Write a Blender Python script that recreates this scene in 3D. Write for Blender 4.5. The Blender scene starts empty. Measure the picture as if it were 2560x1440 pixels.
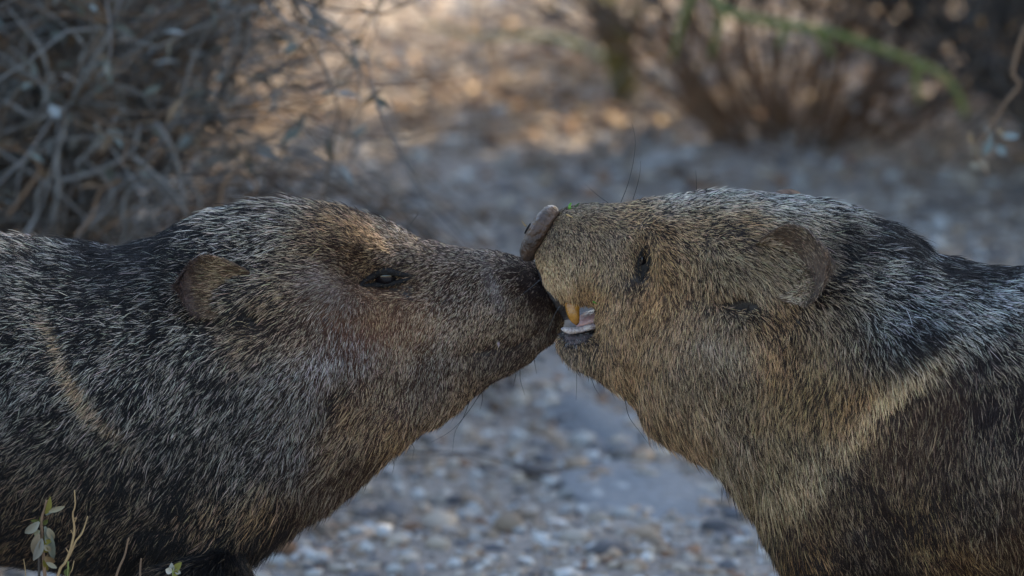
import bpy, math, random
import numpy as np
from mathutils import Vector
from mathutils.bvhtree import BVHTree

random.seed(7)
rng = np.random.default_rng(11)
scene = bpy.context.scene
COL = scene.collection

# ------------------------------------------------------------------ camera
CAM = np.array([0.0, -5.0, 1.2])
TGT = np.array([0.0, 0.0, 0.42])
SUBJ_W = 0.745                      # metres across the frame at the animals
fwd = TGT - CAM
DIST = float(np.linalg.norm(fwd))
fwd = fwd / DIST
RIGHT = np.array([1.0, 0.0, 0.0])
UP = np.cross(RIGHT, fwd)
FPX = 2560.0 * DIST / SUBJ_W
cam_d = bpy.data.cameras.new('camera')
cam_d.sensor_width = 36.0
cam_d.lens = FPX * 36.0 / 2560.0
cam_d.clip_start = 0.1
cam_d.clip_end = 2000.0
cam_d.dof.use_dof = True
cam_d.dof.focus_distance = DIST - 0.045
cam_d.dof.aperture_fstop = (cam_d.lens / 1000.0) / 0.028
cam_d.dof.aperture_blades = 0
cam = bpy.data.objects.new('camera', cam_d)
COL.objects.link(cam)
cam.location = Vector(CAM)
cam.rotation_euler = Vector(fwd).to_track_quat('-Z', 'Y').to_euler()
scene.camera = cam

# ------------------------------------------------------------------ sky, sun, exposure
SUN_EL, SUN_AZ = math.radians(27), math.radians(50)     # azimuth counted from +X towards +Y
sun_to = Vector((math.cos(SUN_EL) * math.cos(SUN_AZ), math.cos(SUN_EL) * math.sin(SUN_AZ), math.sin(SUN_EL)))
world = bpy.data.worlds.new('World')
scene.world = world
world.use_nodes = True
wn = world.node_tree
for n in list(wn.nodes):
    wn.nodes.remove(n)
w_out = wn.nodes.new('ShaderNodeOutputWorld')
w_bg = wn.nodes.new('ShaderNodeBackground')
w_sky = wn.nodes.new('ShaderNodeTexSky')
w_sky.sky_type = 'NISHITA'
w_sky.sun_disc = False
w_sky.sun_elevation = SUN_EL
w_sky.sun_rotation = math.pi / 2 - SUN_AZ
w_sky.air_density = 1.0
w_sky.dust_density = 1.5
w_sky.ozone_density = 0.9
w_bg.inputs['Strength'].default_value = 0.15
wn.links.new(w_sky.outputs[0], w_bg.inputs['Color'])
wn.links.new(w_bg.outputs[0], w_out.inputs['Surface'])
sun_d = bpy.data.lights.new('sun', 'SUN')
sun_d.energy = 5.0
sun_d.angle = math.radians(0.5)
sun_d.color = (1.0, 0.76, 0.46)
sun = bpy.data.objects.new('sun', sun_d)
COL.objects.link(sun)
sun.location = (6, 3, 6)
sun.rotation_euler = sun_to.to_track_quat('Z', 'Y').to_euler()

scene.view_settings.view_transform = 'Standard'
scene.view_settings.look = 'None'
scene.view_settings.gamma = 1.0
scene.view_settings.exposure = 1.75
scene.render.engine = 'CYCLES'
scene.cycles.use_denoising = True
scene.cycles.denoiser = 'OPENIMAGEDENOISE'
scene.cycles.denoising_input_passes = 'RGB_ALBEDO_NORMAL'
scene.cycles.denoising_prefilter = 'ACCURATE'
scene.cycles.use_adaptive_sampling = False
scene.cycles.max_bounces = 6
scene.cycles.diffuse_bounces = 3
scene.cycles.glossy_bounces = 2
scene.cycles.transparent_max_bounces = 4
scene.cycles.sample_clamp_indirect = 3.0
try:
    scene.cycles_curves.shape = 'RIBBONS'
    scene.cycles_curves.subdivisions = 2
except Exception:
    pass


# ------------------------------------------------------------------ pixel helpers
def ray(u, v):
    d = fwd + RIGHT * ((u - 1280.0) / FPX) + UP * ((720.0 - v) / FPX)
    return d / np.linalg.norm(d)


def P(u, v, y):
    """point on the vertical plane at depth y"""
    d = ray(u, v)
    t = (y - CAM[1]) / d[1]
    return CAM + d * t


def G(u, v, z=0.0):
    """point on the ground"""
    d = ray(u, v)
    t = (z - CAM[2]) / d[2]
    return CAM + d * t


def project(Pts):
    q = Pts - CAM
    w = q @ fwd
    return 1280.0 + FPX * (q @ RIGHT) / w, 720.0 - FPX * (q @ UP) / w


# ------------------------------------------------------------------ noise
def _hash(ix, iy, iz, s):
    h = (ix * 374761393 + iy * 668265263 + iz * 2147483647 + s * 1274126177) & 0xFFFFFFFF
    h = ((h ^ (h >> 13)) * 1274126177) & 0xFFFFFFFF
    h = h ^ (h >> 16)
    return (h & 0xFFFF) / 65535.0


def vnoise(p, scale, seed=0):
    q = p / scale
    i = np.floor(q).astype(np.int64)
    f = q - i
    f = f * f * (3 - 2 * f)
    r = 0
    for a in (0, 1):
        for b in (0, 1):
            for c in (0, 1):
                w = (f[:, 0] if a else 1 - f[:, 0]) * (f[:, 1] if b else 1 - f[:, 1]) * (f[:, 2] if c else 1 - f[:, 2])
                r = r + w * _hash(i[:, 0] + a, i[:, 1] + b, i[:, 2] + c, seed)
    return r * 2 - 1


# ------------------------------------------------------------------ materials
def mat(name, color, rough=0.8, spec=0.3, var=None, scale=30.0, bump=0.0, bscale=80.0, detail=5.0):
    m = bpy.data.materials.new(name)
    m.use_nodes = True
    nt = m.node_tree
    b = nt.nodes['Principled BSDF']
    b.inputs['Roughness'].default_value = rough
    b.inputs['Specular IOR Level'].default_value = spec
    b.inputs['Base Color'].default_value = (*color, 1)
    tc = nt.nodes.new('ShaderNodeTexCoord')
    if var is not None:
        nz = nt.nodes.new('ShaderNodeTexNoise')
        nz.inputs['Scale'].default_value = scale
        nz.inputs['Detail'].default_value = detail
        nt.links.new(tc.outputs['Object'], nz.inputs['Vector'])
        rp = nt.nodes.new('ShaderNodeValToRGB')
        rp.color_ramp.elements[0].position = 0.3
        rp.color_ramp.elements[1].position = 0.7
        rp.color_ramp.elements[0].color = (*color, 1)
        rp.color_ramp.elements[1].color = (*var, 1)
        nt.links.new(nz.outputs[0], rp.inputs[0])
        nt.links.new(rp.outputs[0], b.inputs['Base Color'])
    if bump > 0:
        nb = nt.nodes.new('ShaderNodeTexNoise')
        nb.inputs['Scale'].default_value = bscale
        nb.inputs['Detail'].default_value = 6
        nt.links.new(tc.outputs['Object'], nb.inputs['Vector'])
        bp = nt.nodes.new('ShaderNodeBump')
        bp.inputs['Strength'].default_value = bump
        bp.inputs['Distance'].default_value = 0.01
        nt.links.new(nb.outputs[0], bp.inputs['Height'])
        nt.links.new(bp.outputs[0], b.inputs['Normal'])
    return m


def attr_mat(name, attr, rough=0.7, spec=0.3):
    m = bpy.data.materials.new(name)
    m.use_nodes = True
    nt = m.node_tree
    b = nt.nodes['Principled BSDF']
    b.inputs['Roughness'].default_value = rough
    b.inputs['Specular IOR Level'].default_value = spec
    a = nt.nodes.new('ShaderNodeAttribute')
    a.attribute_name = attr
    nt.links.new(a.outputs['Color'], b.inputs['Base Color'])
    return m


M_FUR = attr_mat('fur_hair', 'fur_color', 0.5, 0.22)
M_LITTER = attr_mat('litter', 'piece_color', 0.8, 0.2)
M_SKIN = mat('dark_skin', (0.030, 0.024, 0.020), 0.7, 0.3, (0.05, 0.038, 0.03), 60)
M_LID = mat('eyelid_skin', (0.010, 0.009, 0.009), 0.75, 0.25, (0.02, 0.016, 0.014), 300, 0.5, 500)
M_EYE = mat('eye', (0.006, 0.005, 0.006), 0.05, 0.55)
M_EARSKIN = mat('ear_skin', (0.085, 0.054, 0.038), 0.75, 0.2, (0.13, 0.085, 0.06), 90, 0.3, 200)
M_NOSE = mat('nose_skin', (0.032, 0.019, 0.013), 0.42, 0.4, (0.12, 0.065, 0.037), 60, 0.8, 160)
M_NOSED = mat('dark_nose_skin', (0.03, 0.025, 0.025), 0.5, 0.4, (0.06, 0.05, 0.045), 120, 0.5, 260)
M_TUSK = mat('tusk_enamel', (0.46, 0.21, 0.030), 0.25, 0.5, (0.20, 0.075, 0.014), 110, 0.25, 150)
M_TONGUE = mat('tongue', (0.42, 0.22, 0.20), 0.4, 0.5, (0.55, 0.36, 0.32), 120, 0.3, 200)
M_GUM = mat('lip_rim', (0.66, 0.56, 0.49), 0.45, 0.5, (0.34, 0.24, 0.24), 160, 0.8, 220)
M_LIP = mat('lip_skin', (0.06, 0.045, 0.045), 0.6, 0.25, (0.12, 0.085, 0.08), 120)
M_HOOF = mat('hoof', (0.03, 0.026, 0.022), 0.5, 0.4)
M_WHISK = attr_mat('whisker_hair', 'fur_color', 0.4, 0.5)


# ------------------------------------------------------------------ object helpers
def props(o, label=None, cat=None, group=None, kind=None):
    if label: o['label'] = label
    if cat: o['category'] = cat
    if group: o['group'] = group
    if kind: o['kind'] = kind
    return o


def empty(name, loc):
    o = bpy.data.objects.new(name, None)
    o.empty_display_size = 0.1
    o.location = loc
    COL.objects.link(o)
    return o


def link(name, data, parent=None, material=None):
    o = bpy.data.objects.new(name, data)
    if material is not None:
        data.materials.append(material)
    COL.objects.link(o)
    if parent is not None:
        o.parent = parent
        off = Vector((0, 0, 0))
        p = parent
        while p is not None:
            off += p.location
            p = p.parent
        o.location = -off              # every child is built in world coordinates
    return o


def mesh_from(name, V, F, smooth=True):
    me = bpy.data.meshes.new(name)
    me.from_pydata([tuple(v) for v in V], [], [tuple(f) for f in F])
    if smooth:
        me.polygons.foreach_set('use_smooth', np.ones(len(me.polygons), dtype=bool))
    me.update()
    return me


class MB:
    def __init__(self):
        self.V, self.F, self.C, self.n = [], [], [], 0

    def add(self, V, F, c=None):
        V = np.asarray(V, dtype=float)
        self.V.append(V)
        self.F += [tuple(int(i) + self.n for i in f) for f in F]
        self.n += len(V)
        if c is not None:
            self.C.append(np.tile(np.array([*c, 1.0]), (len(V), 1)))

    def tube(self, pts, radii, sides=6, c=None, cap=True):
        pts = np.asarray(pts, dtype=float)
        n = len(pts)
        radii = np.broadcast_to(np.asarray(radii, dtype=float), (n,))
        t = np.gradient(pts, axis=0)
        t /= np.linalg.norm(t, axis=1)[:, None] + 1e-12
        ref = np.array([0.31, 0.55, 0.77])
        a = np.cross(t, ref); a /= np.linalg.norm(a, axis=1)[:, None] + 1e-12
        b = np.cross(t, a)
        th = np.arange(sides) * 2 * math.pi / sides
        V = pts[:, None, :] + radii[:, None, None] * (np.cos(th)[None, :, None] * a[:, None, :] + np.sin(th)[None, :, None] * b[:, None, :])
        F = []
        for i in range(n - 1):
            for k in range(sides):
                k2 = (k + 1) % sides
                F.append((i * sides + k, i * sides + k2, (i + 1) * sides + k2, (i + 1) * sides + k))
        if cap:
            F.append(tuple(range(sides - 1, -1, -1)))
            F.append(tuple((n - 1) * sides + k for k in range(sides)))
        self.add(V.reshape(-1, 3), F, c)

    def build(self, name, material, parent=None, smooth=True):
        V = np.concatenate(self.V)
        me = mesh_from(name, V, self.F, smooth)
        if self.C:
            at = me.attributes.new('piece_color', 'FLOAT_COLOR', 'POINT')
            at.data.foreach_set('color', np.concatenate(self.C).astype(np.float32).ravel())
        return link(name, me, parent, material)


def crs(ctrl, n):
    """smooth curve through control points"""
    c = np.asarray(ctrl, dtype=float)
    if len(c) == 2:
        return c[0] + (c[1] - c[0]) * np.linspace(0, 1, n)[:, None]
    ext = np.vstack([2 * c[0] - c[1], c, 2 * c[-1] - c[-2]])
    out = []
    for t in np.linspace(0, len(c) - 1 - 1e-6, n):
        i = int(t); f = t - i
        p0, p1, p2, p3 = ext[i], ext[i + 1], ext[i + 2], ext[i + 3]
        out.append(0.5 * ((2 * p1) + (-p0 + p2) * f + (2 * p0 - 5 * p1 + 4 * p2 - p3) * f * f + (-p0 + 3 * p1 - 3 * p2 + p3) * f ** 3))
    return np.array(out)


# ------------------------------------------------------------------ ground
def ground_h(x, y):
    p = np.stack([np.asarray(x, float), np.asarray(y, float), np.zeros_like(np.asarray(x, float))], 1)
    near = np.exp(-((p[:, 0] / 12) ** 2 + ((p[:, 1] - 2) / 14) ** 2))
    return near * (0.018 * vnoise(p, 0.9, 3) + 0.010 * vnoise(p, 0.35, 4) + 0.004 * vnoise(p, 0.09, 5))


def axis_pts(c, fine, half, far):
    a = np.arange(-half, half + 1e-9, fine)
    g = [half * 1.25 ** k for k in range(1, 60) if half * 1.25 ** k < far] + [far]
    return np.concatenate([-np.array(g[::-1]), a, np.array(g)]) + c


def build_ground():
    xs = axis_pts(0.0, 0.02, 1.6, 500.0)
    ys = axis_pts(3.2, 0.03, 3.6, 500.0)
    X, Y = np.meshgrid(xs, ys, indexing='ij')
    Z = ground_h(X.ravel(), Y.ravel())
    V = np.stack([X.ravel(), Y.ravel(), Z], 1)
    nx, ny = len(xs), len(ys)
    idx = np.arange(nx * ny).reshape(nx, ny)
    F = np.stack([idx[:-1, :-1].ravel(), idx[1:, :-1].ravel(), idx[1:, 1:].ravel(), idx[:-1, 1:].ravel()], 1)
    me = mesh_from('ground', V, F.tolist())
    m = bpy.data.materials.new('desert_soil')
    m.use_nodes = True
    nt = m.node_tree
    b = nt.nodes['Principled BSDF']
    b.inputs['Roughness'].default_value = 0.95
    b.inputs['Specular IOR Level'].default_value = 0.15
    tc = nt.nodes.new('ShaderNodeTexCoord')

    def noise(s, d=6):
        n = nt.nodes.new('ShaderNodeTexNoise')
        n.inputs['Scale'].default_value = s
        n.inputs['Detail'].default_value = d
        nt.links.new(tc.outputs['Object'], n.inputs['Vector'])
        return n

    def ramp(src, stops):
        r = nt.nodes.new('ShaderNodeValToRGB')
        el = r.color_ramp.elements
        while len(el) < len(stops):
            el.new(0.5)
        for e, (p, c) in zip(el, stops):
            e.position = p
            e.color = (*c, 1)
        nt.links.new(src, r.inputs[0])
        return r
    r1 = ramp(noise(2.2).outputs[0], [(0.30, (0.29, 0.245, 0.205)), (0.5, (0.37, 0.325, 0.28)), (0.72, (0.46, 0.42, 0.375))])
    r2 = ramp(noise(60, 8).outputs[0], [(0.32, (0.55, 0.52, 0.50)), (0.6, (1, 1, 1))])
    mx = nt.nodes.new('ShaderNodeMix')
    mx.data_type = 'RGBA'; mx.blend_type = 'MULTIPLY'
    mx.inputs[0].default_value = 0.9
    nt.links.new(r1.outputs[0], mx.inputs[6])
    nt.links.new(r2.outputs[0], mx.inputs[7])
    nt.links.new(mx.outputs[2], b.inputs['Base Color'])
    bp = nt.nodes.new('ShaderNodeBump')
    bp.inputs['Strength'].default_value = 0.7
    bp.inputs['Distance'].default_value = 0.012
    nt.links.new(noise(110, 8).outputs[0], bp.inputs['Height'])
    nt.links.new(bp.outputs[0], b.inputs['Normal'])
    o = link('ground', me, None, m)
    props(o, 'dry pale gravelly desert soil under the two animals', 'ground', kind='structure')


build_ground()


def gz(x, y):
    return float(ground_h(np.array([x]), np.array([y]))[0])


# ------------------------------------------------------------------ animals: bodies by lofting
def smooth_interp(keys, xs, sig):
    k = np.array(sorted(keys))
    y = np.interp(xs, k[:, 0], k[:, 1])
    if sig > 0:
        dx = xs[1] - xs[0]
        m = max(1, int(3 * sig / dx))
        ker = np.exp(-0.5 * (np.arange(-m, m + 1) * dx / sig) ** 2); ker /= ker.sum()
        yp = np.concatenate([2 * y[0] - y[m:0:-1], y, 2 * y[-1] - y[-2:-m - 2:-1]])
        y = np.convolve(yp, ker, 'valid')
    return y


def loft(mb, top, bot, wid, yc, frac=((0, .48),), inset=0.0, u0=None, u1=None, step=8.0, sig=10.0, box=((0, 1.0),), sides=40):
    u0 = min(k[0] for k in top) if u0 is None else u0
    u1 = max(k[0] for k in top) if u1 is None else u1
    us = np.arange(u0, u1 + step / 2, step)
    vt = smooth_interp(top, us, sig)
    vb = smooth_interp(bot, us, sig)
    w = smooth_interp(wid, us, sig)
    fr = smooth_interp(frac, us, 0)
    bx = smooth_interp(box, us, 0)
    yy = smooth_interp(yc, us, 0)
    th = np.arange(sides) * 2 * math.pi / sides
    c, s = np.cos(th), np.sin(th)
    V = []
    for i, u in enumerate(us):
        a = P(u, vt[i], yy[i]); b = P(u, vb[i], yy[i])
        ins = inset(u) if callable(inset) else inset
        zt, zb = a[2] - ins, b[2] + ins
        if zt < zb + 0.004:
            zm = 0.5 * (zt + zb); zt, zb = zm + 0.002, zm - 0.002
        x = 0.5 * (a[0] + b[0])
        zc = zb + (zt - zb) * fr[i]
        ww = max(w[i] - ins * 0.5, 0.002)
        p = bx[i]
        yv = yy[i] + ww * np.sign(c) * np.abs(c) ** p
        zv = np.where(s > 0, zc + (zt - zc) * np.abs(s) ** p, zc - (zc - zb) * np.abs(s) ** p)
        V.append(np.stack([np.full(sides, x), yv, zv], 1))
    n = len(us)
    V = np.concatenate(V)
    F = []
    for i in range(n - 1):
        for k in range(sides):
            k2 = (k + 1) % sides
            F.append((i * sides + k, (i + 1) * sides + k, (i + 1) * sides + k2, i * sides + k2))
    F.append(tuple(range(sides)))
    F.append(tuple((n - 1) * sides + k for k in range(sides - 1, -1, -1)))
    mb.add(V, F)


def remesh(mb, voxel=0.0042, smooth_it=6):
    me = mesh_from('tmp_body', np.concatenate(mb.V), mb.F)
    o = bpy.data.objects.new('tmp_body', me)
    COL.objects.link(o)
    r = o.modifiers.new('r', 'REMESH')
    r.mode = 'VOXEL'
    r.voxel_size = voxel
    r.adaptivity = 0.0
    s = o.modifiers.new('s', 'SMOOTH')
    s.factor = 0.5
    s.iterations = smooth_it
    dg = bpy.context.evaluated_depsgraph_get()
    out = bpy.data.meshes.new_from_object(o.evaluated_get(dg))
    bpy.data.objects.remove(o)
    bpy.data.meshes.remove(me)
    out.polygons.foreach_set('use_smooth', np.ones(len(out.polygons), dtype=bool))
    return out


def mesh_arrays(me):
    nv = len(me.vertices)
    co = np.empty(nv * 3); me.vertices.foreach_get('co', co); co = co.reshape(-1, 3)
    no = np.empty(nv * 3); me.vertex_normals.foreach_get('vector', no); no = no.reshape(-1, 3)
    me.calc_loop_triangles()
    nt = len(me.loop_triangles)
    tr = np.empty(nt * 3, dtype=np.int32); me.loop_triangles.foreach_get('vertices', tr)
    return co, no, tr.reshape(-1, 3)


def mirrored_px(co, ymid):
    q = co.copy()
    q[:, 1] = ymid - np.abs(co[:, 1] - ymid)
    return project(q)


def ell(u, v, e):
    """e = (u0, v0, ru, rv, angle_deg) -> gaussian"""
    a = math.radians(e[4])
    du, dv = u - e[0], v - e[1]
    p = du * math.cos(a) + dv * math.sin(a)
    q = -du * math.sin(a) + dv * math.cos(a)
    return np.exp(-((p / e[2]) ** 2 + (q / e[3]) ** 2))


def sculpt(me, ymid, bumps):
    co, no, tr = mesh_arrays(me)
    u, v = mirrored_px(co, ymid)
    side = np.clip(np.abs(no[:, 1]) * 1.6, 0, 1)
    d = np.zeros(len(co))
    for e in bumps:
        d += e[5] * 0.0014 * ell(u, v, e)
    d = d * side + 0.0022 * vnoise(co, 0.045, 61) + 0.0013 * vnoise(co, 0.017, 62) + 0.0006 * vnoise(co, 0.008, 63)
    co = co + no * d[:, None]
    me.vertices.foreach_set('co', co.ravel())
    me.update()


# ------------------------------------------------------------------ fur
def make_curves(name, pts, rad, colr, parent, material):
    n, k = pts.shape[:2]
    cu = bpy.data.hair_curves.new(name)
    cu.add_curves([k] * n)
    cu.position_data.foreach_set('vector', pts.astype(np.float32).ravel())
    at = cu.attributes.get('radius') or cu.attributes.new('radius', 'FLOAT', 'POINT')
    at.data.foreach_set('value', np.ascontiguousarray(rad, dtype=np.float32).ravel())
    ac = cu.attributes.new('fur_color', 'FLOAT_COLOR', 'POINT')
    c4 = np.ones((n, k, 4), dtype=np.float32)
    c4[:, :, :3] = colr
    ac.data.foreach_set('color', c4.ravel())
    cu.update_tag()
    o = link(name, cu, parent, material)
    o['kind'] = 'stuff'
    return o


def scatter(me, ymid, n_vis, n_hid, dens, pads=160):
    """random points over the mesh; many where the near side shows in the frame"""
    co, no, tr = mesh_arrays(me)
    a, b, c = co[tr[:, 0]], co[tr[:, 1]], co[tr[:, 2]]
    area = 0.5 * np.linalg.norm(np.cross(b - a, c - a), axis=1)
    cen = (a + b + c) / 3
    fn = no[tr].mean(1)
    u, v = project(cen)
    vis = (u > -pads) & (u < 2560 + pads) & (v > -pads) & (v < 1440 + pads) & ((cen[:, 1] < ymid + 0.01) & (((fn * (CAM - cen)).sum(1) > -0.9)))
    mu, mv = mirrored_px(cen, ymid)
    wd = dens(mu, mv)
    out = []
    for msk, n in ((vis, n_vis), (~vis, n_hid)):
        w = area * wd * msk
        if w.sum() <= 0 or n == 0:
            continue
        cdf = np.cumsum(w); cdf /= cdf[-1]
        t = np.searchsorted(cdf, rng.random(n))
        r1 = np.sqrt(rng.random(n)); r2 = rng.random(n)
        wa, wb, wc = 1 - r1, r1 * (1 - r2), r1 * r2
        p = a[t] * wa[:, None] + b[t] * wb[:, None] + c[t] * wc[:, None]
        nn = no[tr[t, 0]] * wa[:, None] + no[tr[t, 1]] * wb[:, None] + no[tr[t, 2]] * wc[:, None]
        nn /= np.linalg.norm(nn, axis=1)[:, None] + 1e-9
        out.append((p, nn, np.full(n, msk is vis)))
    return [np.concatenate(x) for x in zip(*out)]


# control row: u, v, dir_u, dir_v, length mm, lift deg, light rgb, dark rgb, light fraction
def field(ctrl, spots, u, v, fscale=None):
    C = np.array([[r[0], r[1], r[2], r[3], r[4], r[5], *r[6], *r[7], r[8]] for r in ctrl])
    n = len(u)
    out = np.zeros((n, C.shape[1] - 2))
    D = C[:, 2:].copy()
    D[:, :2] /= np.linalg.norm(D[:, :2], axis=1)[:, None]
    for s in range(0, n, 60000):
        du = u[s:s + 60000, None] - C[None, :, 0]
        dv = v[s:s + 60000, None] - C[None, :, 1]
        w = 1.0 / (du * du + dv * dv + 55.0 ** 2) ** 2
        w /= w.sum(1)[:, None]
        out[s:s + 60000] = w @ D
    if fscale is not None:
        out[:, 10] *= fscale
    for e in spots:
        g = np.clip(ell(u, v, e) * e[5], 0, 1)
        for key, val in e[6].items():
            ix = {'dir': (0, 2), 'len': (2, 3), 'lift': (3, 4), 'light': (4, 7), 'dark': (7, 10), 'frac': (10, 11)}[key]
            out[:, ix[0]:ix[1]] = out[:, ix[0]:ix[1]] * (1 - g[:, None]) + g[:, None] * np.atleast_1d(np.array(val, float))[None, :]
    return out


def grow(name, p, nrm, vis, fld, parent, root=0.000145, k=5, rough=1.0, material=None):
    n = len(p)
    d = np.stack([fld[:, 0], np.zeros(n), -fld[:, 1]], 1)
    # directions wander in patches, then in small locks, then hair by hair
    wob = np.stack([vnoise(p, 0.030, s) * 0.24 + vnoise(p, 0.006, s + 9) * 0.34 for s in (21, 22, 23)], 1)
    d = d / (np.linalg.norm(d, axis=1)[:, None] + 1e-9) + rough * wob + rng.normal(0, 0.16 * rough, (n, 3))
    t = d - (d * nrm).sum(1)[:, None] * nrm
    t /= np.linalg.norm(t, axis=1)[:, None] + 1e-9
    L = np.where((fld[:, 2] > 11) & (fld[:, 3] < 25), 10.0 + (fld[:, 2] - 10.0) * 0.40, np.where(fld[:, 2] < 11, fld[:, 2] * .88, fld[:, 2])) * 0.001 * rng.uniform(0.60, 1.25, n) * np.where(rng.random(n) < .04, 1.45, 1.0)
    lift = np.radians(np.clip(fld[:, 3] + rng.normal(0, 6, n) + 9 * vnoise(p, 0.012, 31), 3, 80))
    side = np.cross(nrm, t)
    bend = rng.normal(0, 0.10, n)
    s = np.linspace(0, 1, k)[None, :, None]
    Lx = L[:, None, None]
    pts = (p - nrm * 0.0006)[:, None, :] + Lx * (s * (t * np.cos(lift)[:, None])[:, None, :]
            + (s * (1 - 0.38 * s)) * (nrm * np.sin(lift)[:, None])[:, None, :]
            + (s * s) * (side * bend[:, None])[:, None, :])
    pts[:, :, 2] -= (L[:, None] * 0.10) * np.linspace(0, 1, k)[None, :] ** 2
    prof = np.interp(np.linspace(0, 1, k), [0, 0.45, 0.8, 1.0], [0.9, 1.0, 0.75, 0.12])
    rr = root * rng.uniform(0.7, 1.25, n) * np.where(vis, 1.0, 2.0)
    fr = np.clip(fld[:, 10] + 0.13 * vnoise(p, 0.020, 41) + 0.15 * vnoise(p, 0.0055, 42), 0, 1)
    isl = rng.random(n) < fr
    rr = rr * np.where(isl, 1.25, 1.0)
    rad = rr[:, None] * prof[None, :]
    light = fld[:, 4:7] * rng.uniform(0.50, 1.15, n)[:, None]
    light *= 1 + rng.normal(0, 0.05, (n, 3))
    dark = fld[:, 7:10] * rng.uniform(0.5, 1.6, n)[:, None]
    q = np.linspace(0, 1, k)[None, :]
    b0 = rng.uniform(0.25, 0.55, n)[:, None]
    band = np.clip((q - b0) / 0.15, 0, 1) * isl[:, None]
    tipd = np.clip((q - 0.86) / 0.1, 0, 1) * (rng.random(n) < 0.3)[:, None]
    band = band * (1 - 0.8 * tipd)
    col = dark[:, None, :] * (1 - band[:, :, None]) + light[:, None, :] * band[:, :, None]
    return make_curves(name, pts, rad, np.clip(col, 0.004, 0.9), parent, material or M_FUR)


def fringe(ob, n, length, cols, d, lift=35, ratio=.2):
    me = ob.data
    p, nn, vis = scatter(me, 9.0, n, 0, lambda u, v: np.ones_like(u), pads=4000)
    f = np.zeros((len(p), 11))
    f[:, 0], f[:, 1] = d
    f[:, 2] = length; f[:, 3] = lift
    f[:, 4:7] = cols[1]; f[:, 7:10] = cols[0]; f[:, 10] = ratio
    grow('fur', p, nn, vis, f, ob, root=.00012, k=4)


def bvh_of(me):
    co, no, tr = mesh_arrays(me)
    return BVHTree.FromPolygons([tuple(c) for c in co], [tuple(t) for t in tr.tolist()])


def hit(bvh, u, v):
    d = ray(u, v)
    loc, nor, i, dist = bvh.ray_cast(Vector(CAM), Vector(d))
    if loc is None:
        return None, None
    return np.array(loc), np.array(nor)


def leg(mb, u, yc, y, top_v, lean=0.0, r0=0.05):
    a = P(u, top_v, yc)
    x, z0 = a[0], a[2]
    k = 1 if lean >= 0 else -1
    pts = [(x, y, z0), (x + 0.01 * k, y, z0 * 0.72), (x - 0.012 * k, y, z0 * 0.45), (x + lean * 0.3, y, z0 * 0.22), (x + lean, y, 0.035)]
    pts = crs(pts, 14)
    rad = np.interp(np.linspace(0, 1, 14), [0, .35, .55, .8, 1], [r0, r0 * 0.72, 0.024, 0.017, 0.018])
    mb.tube(pts, rad, 14)
    return (x + lean, y)


def hooves(feet, root, fd):
    for x, y in feet:
        h = MB()
        z = gz(x, y) - 0.004
        for s in (-1, 1):
            pts = np.array([(x, y + s * 0.009, 0.045), (x + fd * 0.006, y + s * 0.010, 0.022), (x + fd * 0.014, y + s * 0.011, z)])
            h.tube(pts, [0.0125, 0.014, 0.0155], 10)
        h.build('hoof', M_HOOF, root)


def disc(root, c, normal, major, minor, ra, rb, th, material, cut=-0.25):
    """snout disc: concave front, rounded rim, two nostrils"""
    nrm = normal / np.linalg.norm(normal)
    prof = [(0.0, 0.0050), (0.35, 0.0046), (0.62, 0.0034), (0.80, 0.0022), (0.92, 0.0002), (1.0, -0.0030),
            (1.01, -th * 0.5), (0.97, -th * 0.85), (0.90, -th * 1.15), (0.6, -th * 1.3)]
    S = 56
    V, F = [], []
    for r, h in prof:
        for k in range(S):
            a = 2 * math.pi * k / S
            wob = 1 + 0.03 * math.sin(3 * a + 0.6) + 0.02 * math.sin(5 * a)
            V.append(c + major * (ra * r * wob * math.cos(a)) + minor * (rb * r * wob * math.sin(a)) + nrm * h)
    for i in range(len(prof) - 1):
        for k in range(S):
            k2 = (k + 1) % S
            F.append((i * S + k, i * S + k2, (i + 1) * S + k2, (i + 1) * S + k))
    me = mesh_from('nose_disc', V, F)
    o = link('nose_disc', me, root, material)
    for s in (-1, 1):
        nb = MB()
        cc = c + minor * (s * rb * 0.42) + nrm * 0.0042
        pts = [cc + nrm * 0.0006, cc - nrm * 0.002]
        nb.tube(pts, [ra * 0.2, ra * 0.17], 14)
        nb.build('nostril', M_LID, o)
    return o


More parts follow.
